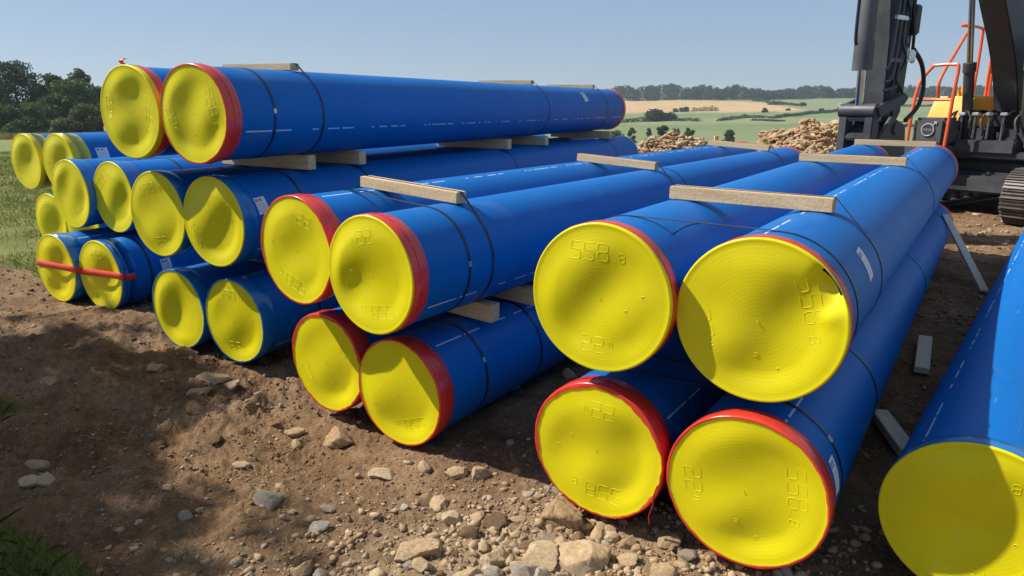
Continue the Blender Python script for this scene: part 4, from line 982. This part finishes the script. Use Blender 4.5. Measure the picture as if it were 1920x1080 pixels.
# valley trees
V_ = 'trees in the valley fields'
for (u, vb, vt, w, D, mt, lb, n_) in (
 (1228, 231, 209, 40, 545, 'leaf_dark', 'largest round tree on the hedge line in the valley', 1600), (1251, 231, 212, 30, 550, 'leaf_dark', 'second round tree merging with the largest one on the hedge line', 1200),
 (1286, 210, 201, 10, 830, 'leaf_mid', 'small tree at the edge of the ripe field', 300), (1278, 210, 204, 12, 835, 'leaf_mid', 'low bush at the edge of the ripe field', 250), (1267, 210, 205, 10, 838, 'leaf_mid', 'second low bush at the edge of the ripe field', 250),
 (1434, 212, 204, 11, 780, 'leaf_dark', 'lone small dark tree below the ripe field', 350), (1477, 212, 205, 7, 780, 'leaf_dark', 'tiny lone dark tree near the ripe field corner', 250), (1505, 205, 194, 12, 900, 'leaf_dark', 'rounded tree at the end of the bush row on the far slope', 400),
 (1470, 201, 193, 14, 980, 'leaf_mid', 'bush in the row on the far slope, nearest the wood', 350), (1483, 203, 195, 14, 960, 'leaf_mid', 'bush in the middle of the row on the far slope', 350), (1494, 204, 196, 11, 940, 'leaf_mid', 'bush next to the rounded tree on the far slope', 300), (1452, 199, 191, 22, 1000, 'leaf_mid', 'wide bush where the row leaves the wood', 400),
 (1540, 214, 205, 10, 760, 'leaf_dark', 'small dark tree below the barn', 300), (1568, 236, 228, 8, 480, 'leaf_dark', 'small dark tree in the green field by the digger', 250),
 (1242, 262, 236, 24, 255, 'leaf_dark', 'dark round tree standing behind the smaller rubble heap', 900), (1266, 262, 242, 17, 258, 'leaf_light', 'light green bushy tree behind the smaller rubble heap', 700), (1291, 266, 242, 23, 250, 'leaf_mid', 'mid green tree beside the light green one, behind the smaller heap', 900),
 (1185, 262, 241, 16, 260, 'leaf_mid', 'slim tree beside the end of the highest pipe', 600), (1156, 262, 247, 30, 250, 'leaf_mid', 'scrubby bush under the end of the highest pipe', 800), (1216, 258, 241, 10, 275, 'leaf_mid', 'thin young tree left of the rubble heaps', 400), (1365, 268, 245, 21, 245, 'leaf_mid', 'bushy tree rising behind the low shoulder heap', 900),
 (1800, 204, 196, 14, 880, 'leaf_dark', 'far round tree seen past the digger', 300), (1830, 226, 214, 14, 560, 'leaf_dark', 'hedgerow tree seen through the digger rails', 300)):
    px_tree(u, vb, vt, w, D, mt, lb, group=V_, seed=int(u), n=n_, leaf=max(.35, .0016 * D), nclump=max(10, n_ // 40), bare=.02)
def hedge(u0, v0, u1, v1, D0, D1, hh, label, seed):
    rg = np.random.default_rng(seed); a, b = at_depth(u0, v0, D0), at_depth(u1, v1, D1); L = (b - a).length; n = int(L * 22)
    t = rg.random(n); x = a.x + (b.x - a.x) * t; y = a.y + (b.y - a.y) * t; z = ground_z(x, y)
    hz_ = hh * (1 + .5 * fbm(t * L / 6, t * 0, 3, seed)); C = np.stack([x + rg.normal(size=n) * 1.1, y + rg.normal(size=n) * .9, z + hz_ * rg.random(n)], -1)
    V, F = leaf_quads(C, .6, rg); o = mk_np('hedge', V, F, M['leaf_dark']); tag(o, label, 'hedge', 'hedges in the valley')
hedge(1150, 231, 1313, 229, 545, 570, 3.0, 'dark hedge running past the largest valley tree', 1)
hedge(1346, 224, 1436, 221, 615, 640, 2.6, 'short dark hedge across the middle of the green field', 2)
hedge(1440, 221, 1600, 211, 640, 800, 2.6, 'long hedge climbing towards the barn', 3)
hedge(1296, 209, 1345, 209, 830, 845, 5, 'thick clump of hedge at the lower edge of the ripe field', 4)
hedge(1410, 193, 1445, 196, 1120, 1050, 5, 'hedge leaving the far wood down the slope', 5)
hedge(1690, 240, 1990, 242, 430, 440, 1.6, 'thin hedge crossing the field behind the digger', 6)
hedge(1690, 206, 2000, 205, 870, 900, 2.6, 'hedge high on the far slope behind the digger', 7)
hedge(1412, 226, 1470, 229, 600, 560, 1.3, 'low scrub line in the green field', 8)
# far wood: a mass nobody could count
rg = np.random.default_rng(77); Cs = []
for i in range(1100):
    u = rg.uniform(600, 2350); D = 1190 + rg.random() * 90; d = ray(u, 190); x, y = d.x / d.y * D, D; z = gz(x, y)
    hh = (18 + 9 * float(fbm(np.array([u / 28.]), np.array([0.3]), 3, 17)[0])) * rg.uniform(.85, 1.12) * (1.12 if 1150 < u < 1420 else .92); wd = rg.uniform(10, 17); m_ = 110
    th = rg.random(m_) * 6.283; t = rg.random(m_) ** .8; R = wd / 2 * np.sqrt(np.clip(1 - ((t - .4) / .62) ** 2, .05, 1)) * rg.uniform(.6, 1.05, m_)
    Cs.append(np.stack([x + R * np.cos(th), y + R * np.sin(th), z + hh * t], -1))
V, F = leaf_quads(np.concatenate(Cs), 1.5, rg); o = mk_np('distant_wood', V, F, M['leaf_dark']); tag(o, 'long band of dark woodland along the far ridge', 'wood', kind='stuff')
# barn on the far slope
bp = Vector((0, 0, 0)); d = ray(1582, 207); D = 860; bp = Vector((d.x / d.y * D, D, gz(d.x / d.y * D, D)))
M['barn'] = simple('pale_barn_wall', (.42, .40, .36), .9); M['barn_roof'] = simple('grey_barn_roof', (.30, .30, .30), .8)
root = empty('barn', bp, rad(20)); tag(root, 'small pale barn on the far valley slope', 'barn')
MB().box((0, 0, 1.9), (13, 7, 5.0)).build('wall', M['barn'], root)
MB().prism([(-7.2, 0), (7.2, 0), (7.2, 0), (-7.2, 0)], 0, 0.01, 1)
MB().prism([(-4.0, 4.2), (4.0, 4.2), (0, 6.8)], -7, 7, 0).build('roof', M['barn_roof'], root)

# grass: lawn wedge at the side, shaded tufts in the corner
def blades(name, x, y, hh, wd, mat, label, rg, lean=.5):
    n = len(x); z = ground_z(x, y); a = rg.random(n) * 6.283; l_ = rg.normal(size=(n, 2)) * lean * hh[:, None]
    B = np.stack([x, y, z - .01], -1); side = np.stack([np.cos(a), np.sin(a), np.zeros(n)], -1) * (wd[:, None] / 2)
    mid_ = B + np.stack([l_[:, 0] * .35, l_[:, 1] * .35, hh * .62], -1); tip = B + np.stack([l_[:, 0], l_[:, 1], hh], -1)
    V = np.stack([B - side, B + side, mid_ + side * .7, tip, mid_ - side * .7], 1).reshape(-1, 3)
    o = mk_np(name, V, np.arange(5 * n).reshape(-1, 5), M[mat]); tag(o, label, 'grass', kind='stuff'); return o
rg = np.random.default_rng(8)
az = np.radians(rg.uniform(-46, -22, 90000)); r = np.exp(rg.uniform(np.log(7.2), np.log(34), 90000)); x, y = r * np.sin(az), r * np.cos(az)
k = (masks(x, y) > .5) & (rg.random(len(x)) < .35 + 1.6 * (fbm(x * 1.5, y * 1.5, 3, 4) + .25)); x, y, r = x[k], y[k], r[k]
blades('lawn_grass', x, y, rg.uniform(.015, .05, len(x)) * np.clip(r / 10, 1, 2), rg.uniform(.006, .012, len(x)) * np.clip(r / 9, 1, 3), 'grass', 'mown sunlit lawn beside the farthest pipe stack', rg)
x = rg.uniform(-16, -3.5, 5000); y = rg.uniform(7, 22, 5000); k = (masks(x, y) > .6); x, y = x[k], y[k]
blades('dry_grass', x, y, rg.uniform(.05, .14, len(x)), rg.uniform(.004, .010, len(x)), 'grass_dry', 'dry straw-coloured stalks scattered in the lawn', rg)
az = np.radians(rg.uniform(-40, -12, 26000)); D = rg.uniform(118, 134, 26000); x, y = D * np.tan(az), D
blades('tall_grass', x, y, rg.uniform(.5, 1.3, len(x)), rg.uniform(.05, .14, len(x)), 'grass_dry', 'tawny tall grass fringe along the foot of the far trees', rg, .25)
x = rg.uniform(-4.2, -1.35, 110000); y = rg.uniform(1.3, 4.0, 110000); k = masks(x, y) > .4; x, y = x[k], y[k]
blades('grass_tufts', x, y, rg.uniform(.02, .075, len(x)), rg.uniform(.0018, .004, len(x)), 'grass', 'shaded green grass tufts at the edge of the dirt', rg, .6)
x = rg.uniform(-5.6, -2.4, 9000); y = rg.uniform(3.6, 7.2, 9000); m_ = masks(x, y); k = (m_ > .12) & (m_ < .97) & (rg.random(9000) < .6); x, y = x[k], y[k]
blades('grass_edge', x, y, rg.uniform(.03, .10, len(x)), rg.uniform(.004, .009, len(x)), 'grass', 'ragged grass edge where the lawn meets the dirt', rg, .7)
# brush by the smaller heap
x = rg.normal(2.35, .35, 1800); y = rg.normal(13.4, .4, 1800)
blades('dry_brush', x, y, rg.uniform(.3, .85, 1800), rg.uniform(.008, .016, 1800), 'grass_dry', 'dry brushy weeds beside the smaller rubble heap', rg, .3)
# the tree outside the frame whose shade dapples the dirt
make_tree((-10.2, 4.0, gz(-10.2, 4.0)), 7.6, 5.3, 'leaf_mid', 'broadleaf tree beside the yard whose shade dapples the dirt', group=None, seed=31, n=7500, leaf=.11, nclump=50, bare=.36)

# wire fence at the lawn
M['wire'] = simple('white_fence_wire', (.75, .75, .72), .5); 
root = empty('wire_fence', (-9.0, 11.6, gz(-9.0, 11.6, False))); tag(root, 'thin white wire fence crossing the lawn behind the farthest stack', 'fence')
zb = gz(-9, 11.6, False)
for zz in (at_depth(5, 276, 11.6).z, at_depth(5, 293, 11.6).z):
    MB().tube([(-7, -1.2, zz - zb), (0, 0, zz - zb), (2.6, .5, zz - zb)], .006, 5).build('wire', M['wire'], root)
for dx, dy in ((-3.5, -.6), (2.6, .5)):
    MB().tube([(dx, dy, -.2), (dx, dy, 1.05)], .012, 6).build('post', M['wire'], root)

# ------------------------------------------------------------------ the excavator
M['steel'] = simple('charcoal_paint', (.048, .050, .055), .5, 0, .35, 3, .08)
M['steel2'] = simple('grey_machine_paint', (.085, .086, .090), .5, 0, .3, 3, .05)
M['yellow'] = simple('machine_yellow', (.74, .36, .012), .55, 0, .08, 3)
M['orange'] = simple('orange_rail', (.74, .115, .030), .4, 0, .08, 6)
M['chrome'] = simple('chrome_rod', (.62, .58, .54), .16, 1, .1, 5)
M['hose'] = simple('rubber_hose', (.012, .012, .013), .5)
M['shoe'] = simple('worn_track_steel', (.155, .140, .125), .55, .55, .3, 9, .3)
M['white'] = simple('white_print', (.75, .75, .75), .5); M['glass'] = simple('tinted_glass', (.02, .03, .035), .05)
EO = Vector((8.29, 11.67, 0)); EO.z = gz(EO.x, EO.y, False) - .02
fw = Vector((-.83, -.56, 0)).normalized(); lf = Vector((-fw.y, fw.x, 0))
Me = Matrix((fw, lf, Vector((0, 0, 1)))).transposed().to_4x4(); Me.translation = EO
ex = frame_empty('excavator', Me); tag(ex, 'dark grey and yellow tracked excavator with orange rails, arm hanging down', 'excavator')
B = lambda: MB()
# undercarriage: local x forward, y left, z up
def track(side):
    yc = side * .97; L2, r = 1.52, .375; zc = .40
    path = []
    for t in np.linspace(-L2, L2, 19, endpoint=False): path.append((t, zc + r, 0))
    for a in np.linspace(0, math.pi, 9, endpoint=False): path.append((L2 + r * math.sin(a), zc + r * math.cos(a), a))
    for t in np.linspace(L2, -L2, 19, endpoint=False): path.append((t, zc - r, math.pi))
    for a in np.linspace(0, math.pi, 9, endpoint=False): path.append((-L2 - r * math.sin(a), zc - r * math.cos(a), math.pi + a))
    tr = B().prism([(-L2 - .25, zc - .2), (L2 + .25, zc - .2), (L2 + .28, zc + .15), (-L2 - .28, zc + .15)], yc - .14, yc + .14, 1).build('track', M['steel'], ex, False, .02)
    me = B().box((0, 0, .0), (.152, .60, .028), None, .005).box((.05, 0, .03), (.022, .60, .045), None, .005).box((-.01, 0, .024), (.018, .60, .03), None, .004).box((-.06, 0, .022), (.018, .60, .03), None, .004)
    src = me.build('track_shoe', M['shoe'], tr)
    for i, (x, z, a) in enumerate(path):
        o = src if i == 0 else src.copy()
        if i: COL.objects.link(o)
        o.parent = tr; o.location = (x, yc, z); o.rotation_euler = (0, a, 0)
    for xw in (L2, -L2):
        B().tube([(xw, yc - .13, zc), (xw, yc + .13, zc)], .33, 24).build('wheel', M['steel'], tr, True)
    for xw in np.linspace(-1.0, 1.0, 5):
        B().tube([(xw, yc - .12, zc - .24), (xw, yc + .12, zc - .24)], .10, 14).build('roller', M['steel'], tr, True)
    for xw in np.linspace(-1.2, 1.2, 24):
        B().box((xw, yc, zc + r - .045), (.10, .16, .05), None, .01).build('chain_link', M['steel'], tr)
track(1); track(-1)
B().box((0, 0, .52), (1.9, 1.75, .34), None, .04).box((1.0, 0, .50), (.35, 1.6, .26), None, .03).box((0, 0, .76), (1.6, 1.5, .16), None, .02).build('undercarriage_frame', M['steel'], ex)
B().tube([(0, 0, .82), (0, 0, .95)], .72, 40).build('slew_ring', M['steel2'], ex, True)
# upper deck
B().box((-.5, 0, .96), (3.1, 2.46, .12), None, .02).box((.3, 0, 1.08), (1.6, .86, .20), None, .02).build('deck', M['steel'], ex)
B().box((1.04, -.72, .985), (.86, .60, .19), None, .015).build('step_platform', M['steel2'], ex)
o = B().box((1.16, -.71, 1.30), (.50, .50, .44), None, .045).build('tool_box', M['steel2'], ex, True)
# round emblem on the tool box front
fx = 1.412
B().tube([(fx - .002, -.71, 1.33), (fx + .010, -.71, 1.33)], .092, 32).build('emblem_disc', M['steel'], o, True)
mb = B(); pr = [(fx + .012, -.71 + .095 * math.cos(a), 1.33 + .095 * math.sin(a)) for a in np.linspace(0, 2 * math.pi, 33)]
mb.tube(pr, .010, 6, False)
mb.tube([(fx + .012, -.71 + .075, 1.33 + .075), (fx + .012, -.71 + .120, 1.33 + .120)], .009, 6).tube([(fx + .012, -.71 + .085, 1.33 + .122), (fx + .012, -.71 + .124, 1.33 + .122), (fx + .012, -.71 + .124, 1.33 + .085)], .008, 6)
M['emblem'] = simple('silver_emblem', (.70, .71, .72), .3, .6)
mb.build('emblem_ring', M['emblem'], o, True)
tcu = bpy.data.curves.new('emblem_text', 'FONT'); tcu.body = 'VOLVO'; tcu.size = .052; tcu.extrude = .002; tcu.align_x = 'CENTER'; tcu.align_y = 'CENTER'
to = bpy.data.objects.new('tmp', tcu); COL.objects.link(to); bpy.context.view_layer.update()
tm = bpy.data.meshes.new_from_object(to.evaluated_get(bpy.context.evaluated_depsgraph_get())); bpy.data.objects.remove(to)
te = link('emblem_lettering', tm, M['emblem'], o); te.location = (fx + .014, -.71, 1.33); te.rotation_euler = (rad(90), 0, rad(90))
# yellow tank behind the tool box
B().prism([(-.85, 1.02), (.86, 1.02), (.86, 1.48), (.62, 1.86), (-.85, 1.86)], -1.05, -.45, 1).build('fuel_tank', M['yellow'], ex, True, .035)
B().tube([(.36, -.72, 1.86), (.36, -.72, 1.97)], .10, 18).tube([(.36, -.72, 1.97), (.36, -.72, 2.02)], .085, 18).build('filler_neck', M['yellow'], ex, True)
B().box((-1.3, -.85, 1.42), (.9, .75, .82), None, .04).build('side_door', M['yellow'], ex)
B().box((-1.35, .85, 1.42), (1.0, .75, .82), None, .04).build('side_door', M['yellow'], ex)
B().prism([(-2.3, 1.0), (-1.75, 1.0), (-1.75, 1.95), (-2.15, 1.95), (-2.4, 1.6)], -1.22, 1.22, 1).build('counterweight', M['steel2'], ex, True, .06)
B().box((-1.1, 0, 1.62), (1.3, .95, .50), None, .05).build('engine_hood', M['yellow'], ex)
# orange handrails
def rail(*pp, r=.026, nm='handrail'): B().tube(smooth_path(pp, 5), r, 8).build(nm, M['orange'], ex, True)
rail((1.44, -.97, 1.08), (1.47, -.98, 1.14), (1.44, -.98, 1.7), (1.36, -.97, 2.05), (1.30, -.84, 2.30), (1.30, -.76, 2.33), (1.32, -.50, 2.33), (1.33, -.43, 2.28), (1.38, -.42, 1.9), (1.42, -.42, 1.08))
rail((1.41, -.975, 1.80), (1.37, -.70, 1.80), (1.38, -.425, 1.80), r=.023, nm='rail_bar')
rail((.55, -.96, 1.2), (.60, -.98, 1.7), (.72, -.97, 2.1), (.30, -.97, 2.60), (-.05, -.97, 3.02), (-.2, -1.17, 3.05))
rail((-.2, -1.17, 3.05), (-.9, -1.17, 3.05), (-1.0, -1.17, 2.9), (-1.0, -1.17, 1.85)); rail((-.25, -.60, 1.85), (-.25, -.60, 2.8), (-.3, -.60, 3.0), (-.9, -.6, 3.0), (-1.0, -.6, 1.85))
rail((.1, -.5, 1.85), (.1, -.5, 2.5), (.0, -.5, 2.62), (-.7, -.5, 2.62), (-.75, -.5, 1.85)); rail((.1, -.5, 2.25), (-.4, -.5, 2.25), (-.75, -.5, 2.25), r=.03, nm='rail_bar')
# mirror
B().tube(smooth_path([(1.44, -.98, 1.46), (1.46, -1.23, 1.44), (1.47, -1.36, 1.46), (1.47, -1.38, 1.60)], 4), .012, 6).build('mirror_arm', M['hose'], ex, True)
B().box((1.47, -1.34, 1.72), (.07, .15, .30), None, .025).build('mirror', M['hose'], ex, True)
# boom: banana box section
def swept(pp, hh, ww, y0=0):
    pts = smooth_path([(p[0], 0, p[1]) for p in pp], 6); n = len(pts); V = []; F = []
    for i, p in enumerate(pts):
        t = (pts[min(i + 1, n - 1)] - pts[max(i - 1, 0)]).normalized(); nn = Vector((-t.z, 0, t.x)); f = i / (n - 1)
        H_ = np.interp(f, *hh) / 2; W_ = np.interp(f, *ww) / 2
        for sx, sy in ((-1, -1), (1, -1), (1, 1), (-1, 1)): V.append(p + nn * sx * H_ + Vector((0, y0 + sy * W_, 0)))
    for i in range(n - 1):
        for e in range(4): F.append((i * 4 + e, i * 4 + (e + 1) % 4, i * 4 + 4 + (e + 1) % 4, i * 4 + 4 + e))
    F += [(0, 1, 2, 3), tuple(range((n - 1) * 4, n * 4))]
    return B().add(V, F)
swept([(.22, 1.18), (.34, 1.85), (.72, 2.6), (1.32, 3.3), (2.1, 4.15), (3.1, 4.85), (4.0, 5.15), (4.5, 5.1)], ([0, .3, .55, 1], [.40, .60, .60, .34]), ([0, 1], [.36, .34])).build('boom', M['steel'], ex, True, .02)
for sy in (-1, 1):
    y0 = sy * .42
    B().tube([(.72, y0, 1.12), (1.00, y0, 2.30)], .078, 18).tube([(.985, y0, 2.22), (1.01, y0, 2.36)], .094, 18).build('boom_cylinder', M['steel'], ex, True)
    B().tube([(1.00, y0, 2.3), (1.42, y0, 3.9)], .045, 14).build('boom_cylinder_rod', M['chrome'], ex, True)
    B().tube(smooth_path([(.86, y0 + .07 * sy, 1.75), (.92, y0 + .11, 1.5), (.80, y0 + .05, 1.3), (.5, sy * .2, 1.25)], 5), .014, 6).build('hydraulic_pipe', M['steel2'], ex, True)
# front hose cluster and valves at the boom foot
for q in range(8):
    y0 = -.62 + q * .16; B().tube(smooth_path([(.80, y0, 1.10), (.93, y0 + .02, 1.30), (.92, y0 - .02, 1.5), (.75, y0 + .03, 1.62), (.5, y0 * .6, 1.60)], 5), .020, 7).build('hose', M['hose'] if q % 3 else M['steel2'], ex, True)
for q in range(4):
    B().box((.93, -.44 + q * .20, 1.58), (.08, .10, .05), None, .01).build('hose_clamp', M['emblem'], ex)
    B().tube([(.93, -.44 + q * .20, 1.15), (.93, -.44 + q * .20, 1.56)], .022, 8).build('hydraulic_pipe', M['steel2'], ex, True)
B().box((.60, -.30, 1.22), (.45, .55, .34), None, .05).box((.60, .28, 1.20), (.45, .50, .30), None, .05).tube([(.78, -.2, 1.25), (.92, -.2, 1.25)], .11, 16).tube([(.78, .25, 1.25), (.90, .25, 1.25)], .10, 16).build('swing_motor', M['steel'], ex, True)
# cab on the machine's left
cab = B().prism([(-.9, 1.05), (1.05, 1.05), (1.15, 1.5), (.85, 2.75), (-.9, 2.75)], .52, 1.28, 1).build('cab', M['steel2'], ex, True, .04)
B().prism([(1.165, 1.62), (1.175, 1.62), (.905, 2.66), (.895, 2.66)], .58, 1.22, 1).build('windscreen', M['glass'], cab)
B().prism([(-.1, 1.55), (.98, 1.55), (.74, 2.62), (-.1, 2.62)], 1.283, 1.288, 1).build('side_window', M['glass'], cab)
B().prism([(-.1, 1.55), (.98, 1.55), (.74, 2.62), (-.1, 2.62)], .512, .517, 1).build('side_window', M['glass'], cab)
# dipper arm hanging down in front
ax_ = 4.26
B().prism([(ax_ - .22, 5.25), (ax_ + .30, 5.1), (ax_ + .28, 3.2), (ax_ + .17, 1.50), (ax_ - .10, 1.42), (ax_ - .24, 1.62), (ax_ - .30, 3.4), (ax_ - .36, 4.8)], -.17, .17, 1).build('dipper_arm', M['steel'], ex, True, .02)
B().tube([(ax_ + .52, 0, 4.9), (ax_ + .50, 0, 2.20)], .098, 20).tube([(ax_ + .505, 0, 2.47), (ax_ + .498, 0, 2.13)], .115, 20).build('bucket_cylinder', M['steel2'], ex, True)
B().tube([(ax_ + .498, 0, 2.24), (ax_ + .45, 0, 1.68)], .052, 16).build('bucket_cylinder_rod', M['chrome'], ex, True)
B().tube(smooth_path([(ax_ + .72, 0, 4.9), (ax_ + .73, 0, 3.5), (ax_ + .72, 0, 2.6), (ax_ + .68, 0, 2.42)], 5), .02, 7).build('hydraulic_pipe', M['hose'], ex, True)
# linkage and quick hitch
lk = B(); lk.tube([(ax_ + .44, -.24, 1.64), (ax_ + .44, .24, 1.64)], .092, 18)
for sy in (-.24, .24):
    lk.prism([(ax_ + .50, 1.69), (ax_ + .40, 1.72), (ax_ - .12, 1.86), (ax_ - .20, 1.80), (ax_ - .12, 1.72), (ax_ + .42, 1.56)], sy - .03, sy + .03, 1)
lk.build('bucket_link', M['steel'], ex, True, .008)
hl = B()
for sy in (-.17, .17):
    hl.prism([(ax_ + .50, 1.68), (ax_ + .36, 1.68), (ax_ + .32, 1.0), (ax_ + .36, .82), (ax_ + .50, .82)], sy - .055, sy + .055, 1)
for zc in (1.56, 1.32, 1.06, .86): hl.box((ax_ + .43, 0, zc), (.12, .34, .10), None, .02)
hl.build('link_plate', M['steel'], ex, True, .01)
qh = B().box((ax_ + .10, 0, 1.22), (.52, .40, .50), None, .05).box((ax_ + .16, 0, .86), (.74, .44, .30), None, .04)
for sy in (-.225, .225):
    qh.prism([(ax_ - .26, 1.46), (ax_ + .10, 1.58), (ax_ + .44, 1.2), (ax_ + .60, .95), (ax_ + .52, .66), (ax_ + .30, .58), (ax_ - .26, .66), (ax_ - .36, 1.0)], sy - .02, sy + .02, 1)
qh.tube([(ax_ - .02, -.27, 1.42), (ax_ - .02, .27, 1.42)], .085, 16).tube([(ax_ - .22, -.27, .95), (ax_ - .22, .27, .95)], .10, 14)
qh.build('quick_hitch', M['steel'], ex, True, .01)
# pipes, hoses and clamps on the dipper's right face (towards the yard)
for dx, zt in ((-.02, 1.95), (.08, 2.05), (.18, 2.2)):
    B().tube(smooth_path([(ax_ + dx, -.20, 5.0), (ax_ + dx, -.20, 3.2), (ax_ + dx - .02, -.20, zt + .25), (ax_ + dx - .10, -.21, zt), (ax_ - .2, -.2, zt - .08)], 5), .016, 7).build('hydraulic_pipe', M['steel2'], ex, True)
    B().tube(smooth_path([(ax_ + dx, .20, 5.0), (ax_ + dx, .20, 3.2), (ax_ + dx + .02, .20, zt + .3), (ax_ + dx + .08, .21, zt), (ax_ + .3, .2, zt - .06)], 5), .016, 7).build('hydraulic_pipe', M['steel2'], ex, True)
for z in (2.25, 2.75, 3.15):
    for sy in (-1, 1): B().box((ax_ + .08, sy * .20, z), (.30 if z > 2.5 else .2, .05, .05), None, .008).build('pipe_clamp', M['emblem'] if z > 2.5 else M['steel2'], ex)
B().box((ax_ - .26, .12, 2.75), (.16, .20, .36), None, .02).build('valve_block', M['hose'], ex)
B().box((ax_ - .20, .18, 2.32), (.2, .12, .14), None, .02).tube([(ax_ - .1, .2, 2.4), (ax_ - .3, .2, 2.25)], .03, 8).build('hose_coupling', M['emblem'], ex)
B().tube(smooth_path([(ax_ - .28, .20, 2.40), (ax_ - .50, .22, 2.22), (ax_ - .62, .22, 1.95), (ax_ - .55, .22, 1.70), (ax_ - .32, .2, 1.52)], 6), .028, 8).build('hose', M['hose'], ex, True)
B().tube(smooth_path([(ax_ - .18, .20, 3.3), (ax_ - .12, .22, 2.9), (ax_ - .2, .22, 2.6), (ax_ - .26, .2, 2.4)], 6), .02, 8).build('hose', M['hose'], ex, True)
B().tube(smooth_path([(ax_ + .1, .2, 2.0), (ax_ + .16, .21, 1.8), (ax_ + .05, .21, 1.6), (ax_ + .02, .2, 1.45)], 6), .02, 8).build('hose', M['hose'], ex, True)

for q in range(5):
    dz = 1.75 + q * .42; B().tube(smooth_path([(ax_ - .05 + .06 * (q % 3), .185, dz + .5), (ax_ + .10 - .05 * q, .23, dz + .28), (ax_ - .12 + .03 * q, .22, dz + .1), (ax_ + .02, .19, dz - .12)], 5), .013, 6).build('hose', M['hose'], ex, True)
for z in (1.9, 2.5, 3.0): B().tube([(ax_ - .12, .17, z), (ax_ - .12, .20, z)], .035, 10).build('bolt_head', M['steel2'], ex, True)
B().box((ax_ - .02, .185, 3.35), (.34, .03, .04), None, .006).build('pipe_clamp', M['emblem'], ex)
# ------------------------------------------------------------------ haze over the valley
zmin = -40.0
hv = bpy.data.materials.new('haze'); hv.use_nodes = True; hn = hv.node_tree; hn.nodes.remove(hn.nodes['Principled BSDF'])
pv = hn.nodes.new('ShaderNodeVolumePrincipled'); pv.inputs['Color'].default_value = (.80, .90, 1, 1); pv.inputs['Density'].default_value = .00017; pv.inputs['Anisotropy'].default_value = .2
hn.links.new(pv.outputs[0], hn.nodes['Material Output'].inputs['Volume'])
hz_o = MB().box((0, 0, (60 + zmin) / 2), (5400, 5400, 60 - zmin)).build('haze', hv); tag(hz_o, 'thin pale summer haze hanging over the valley', 'haze', kind='stuff')
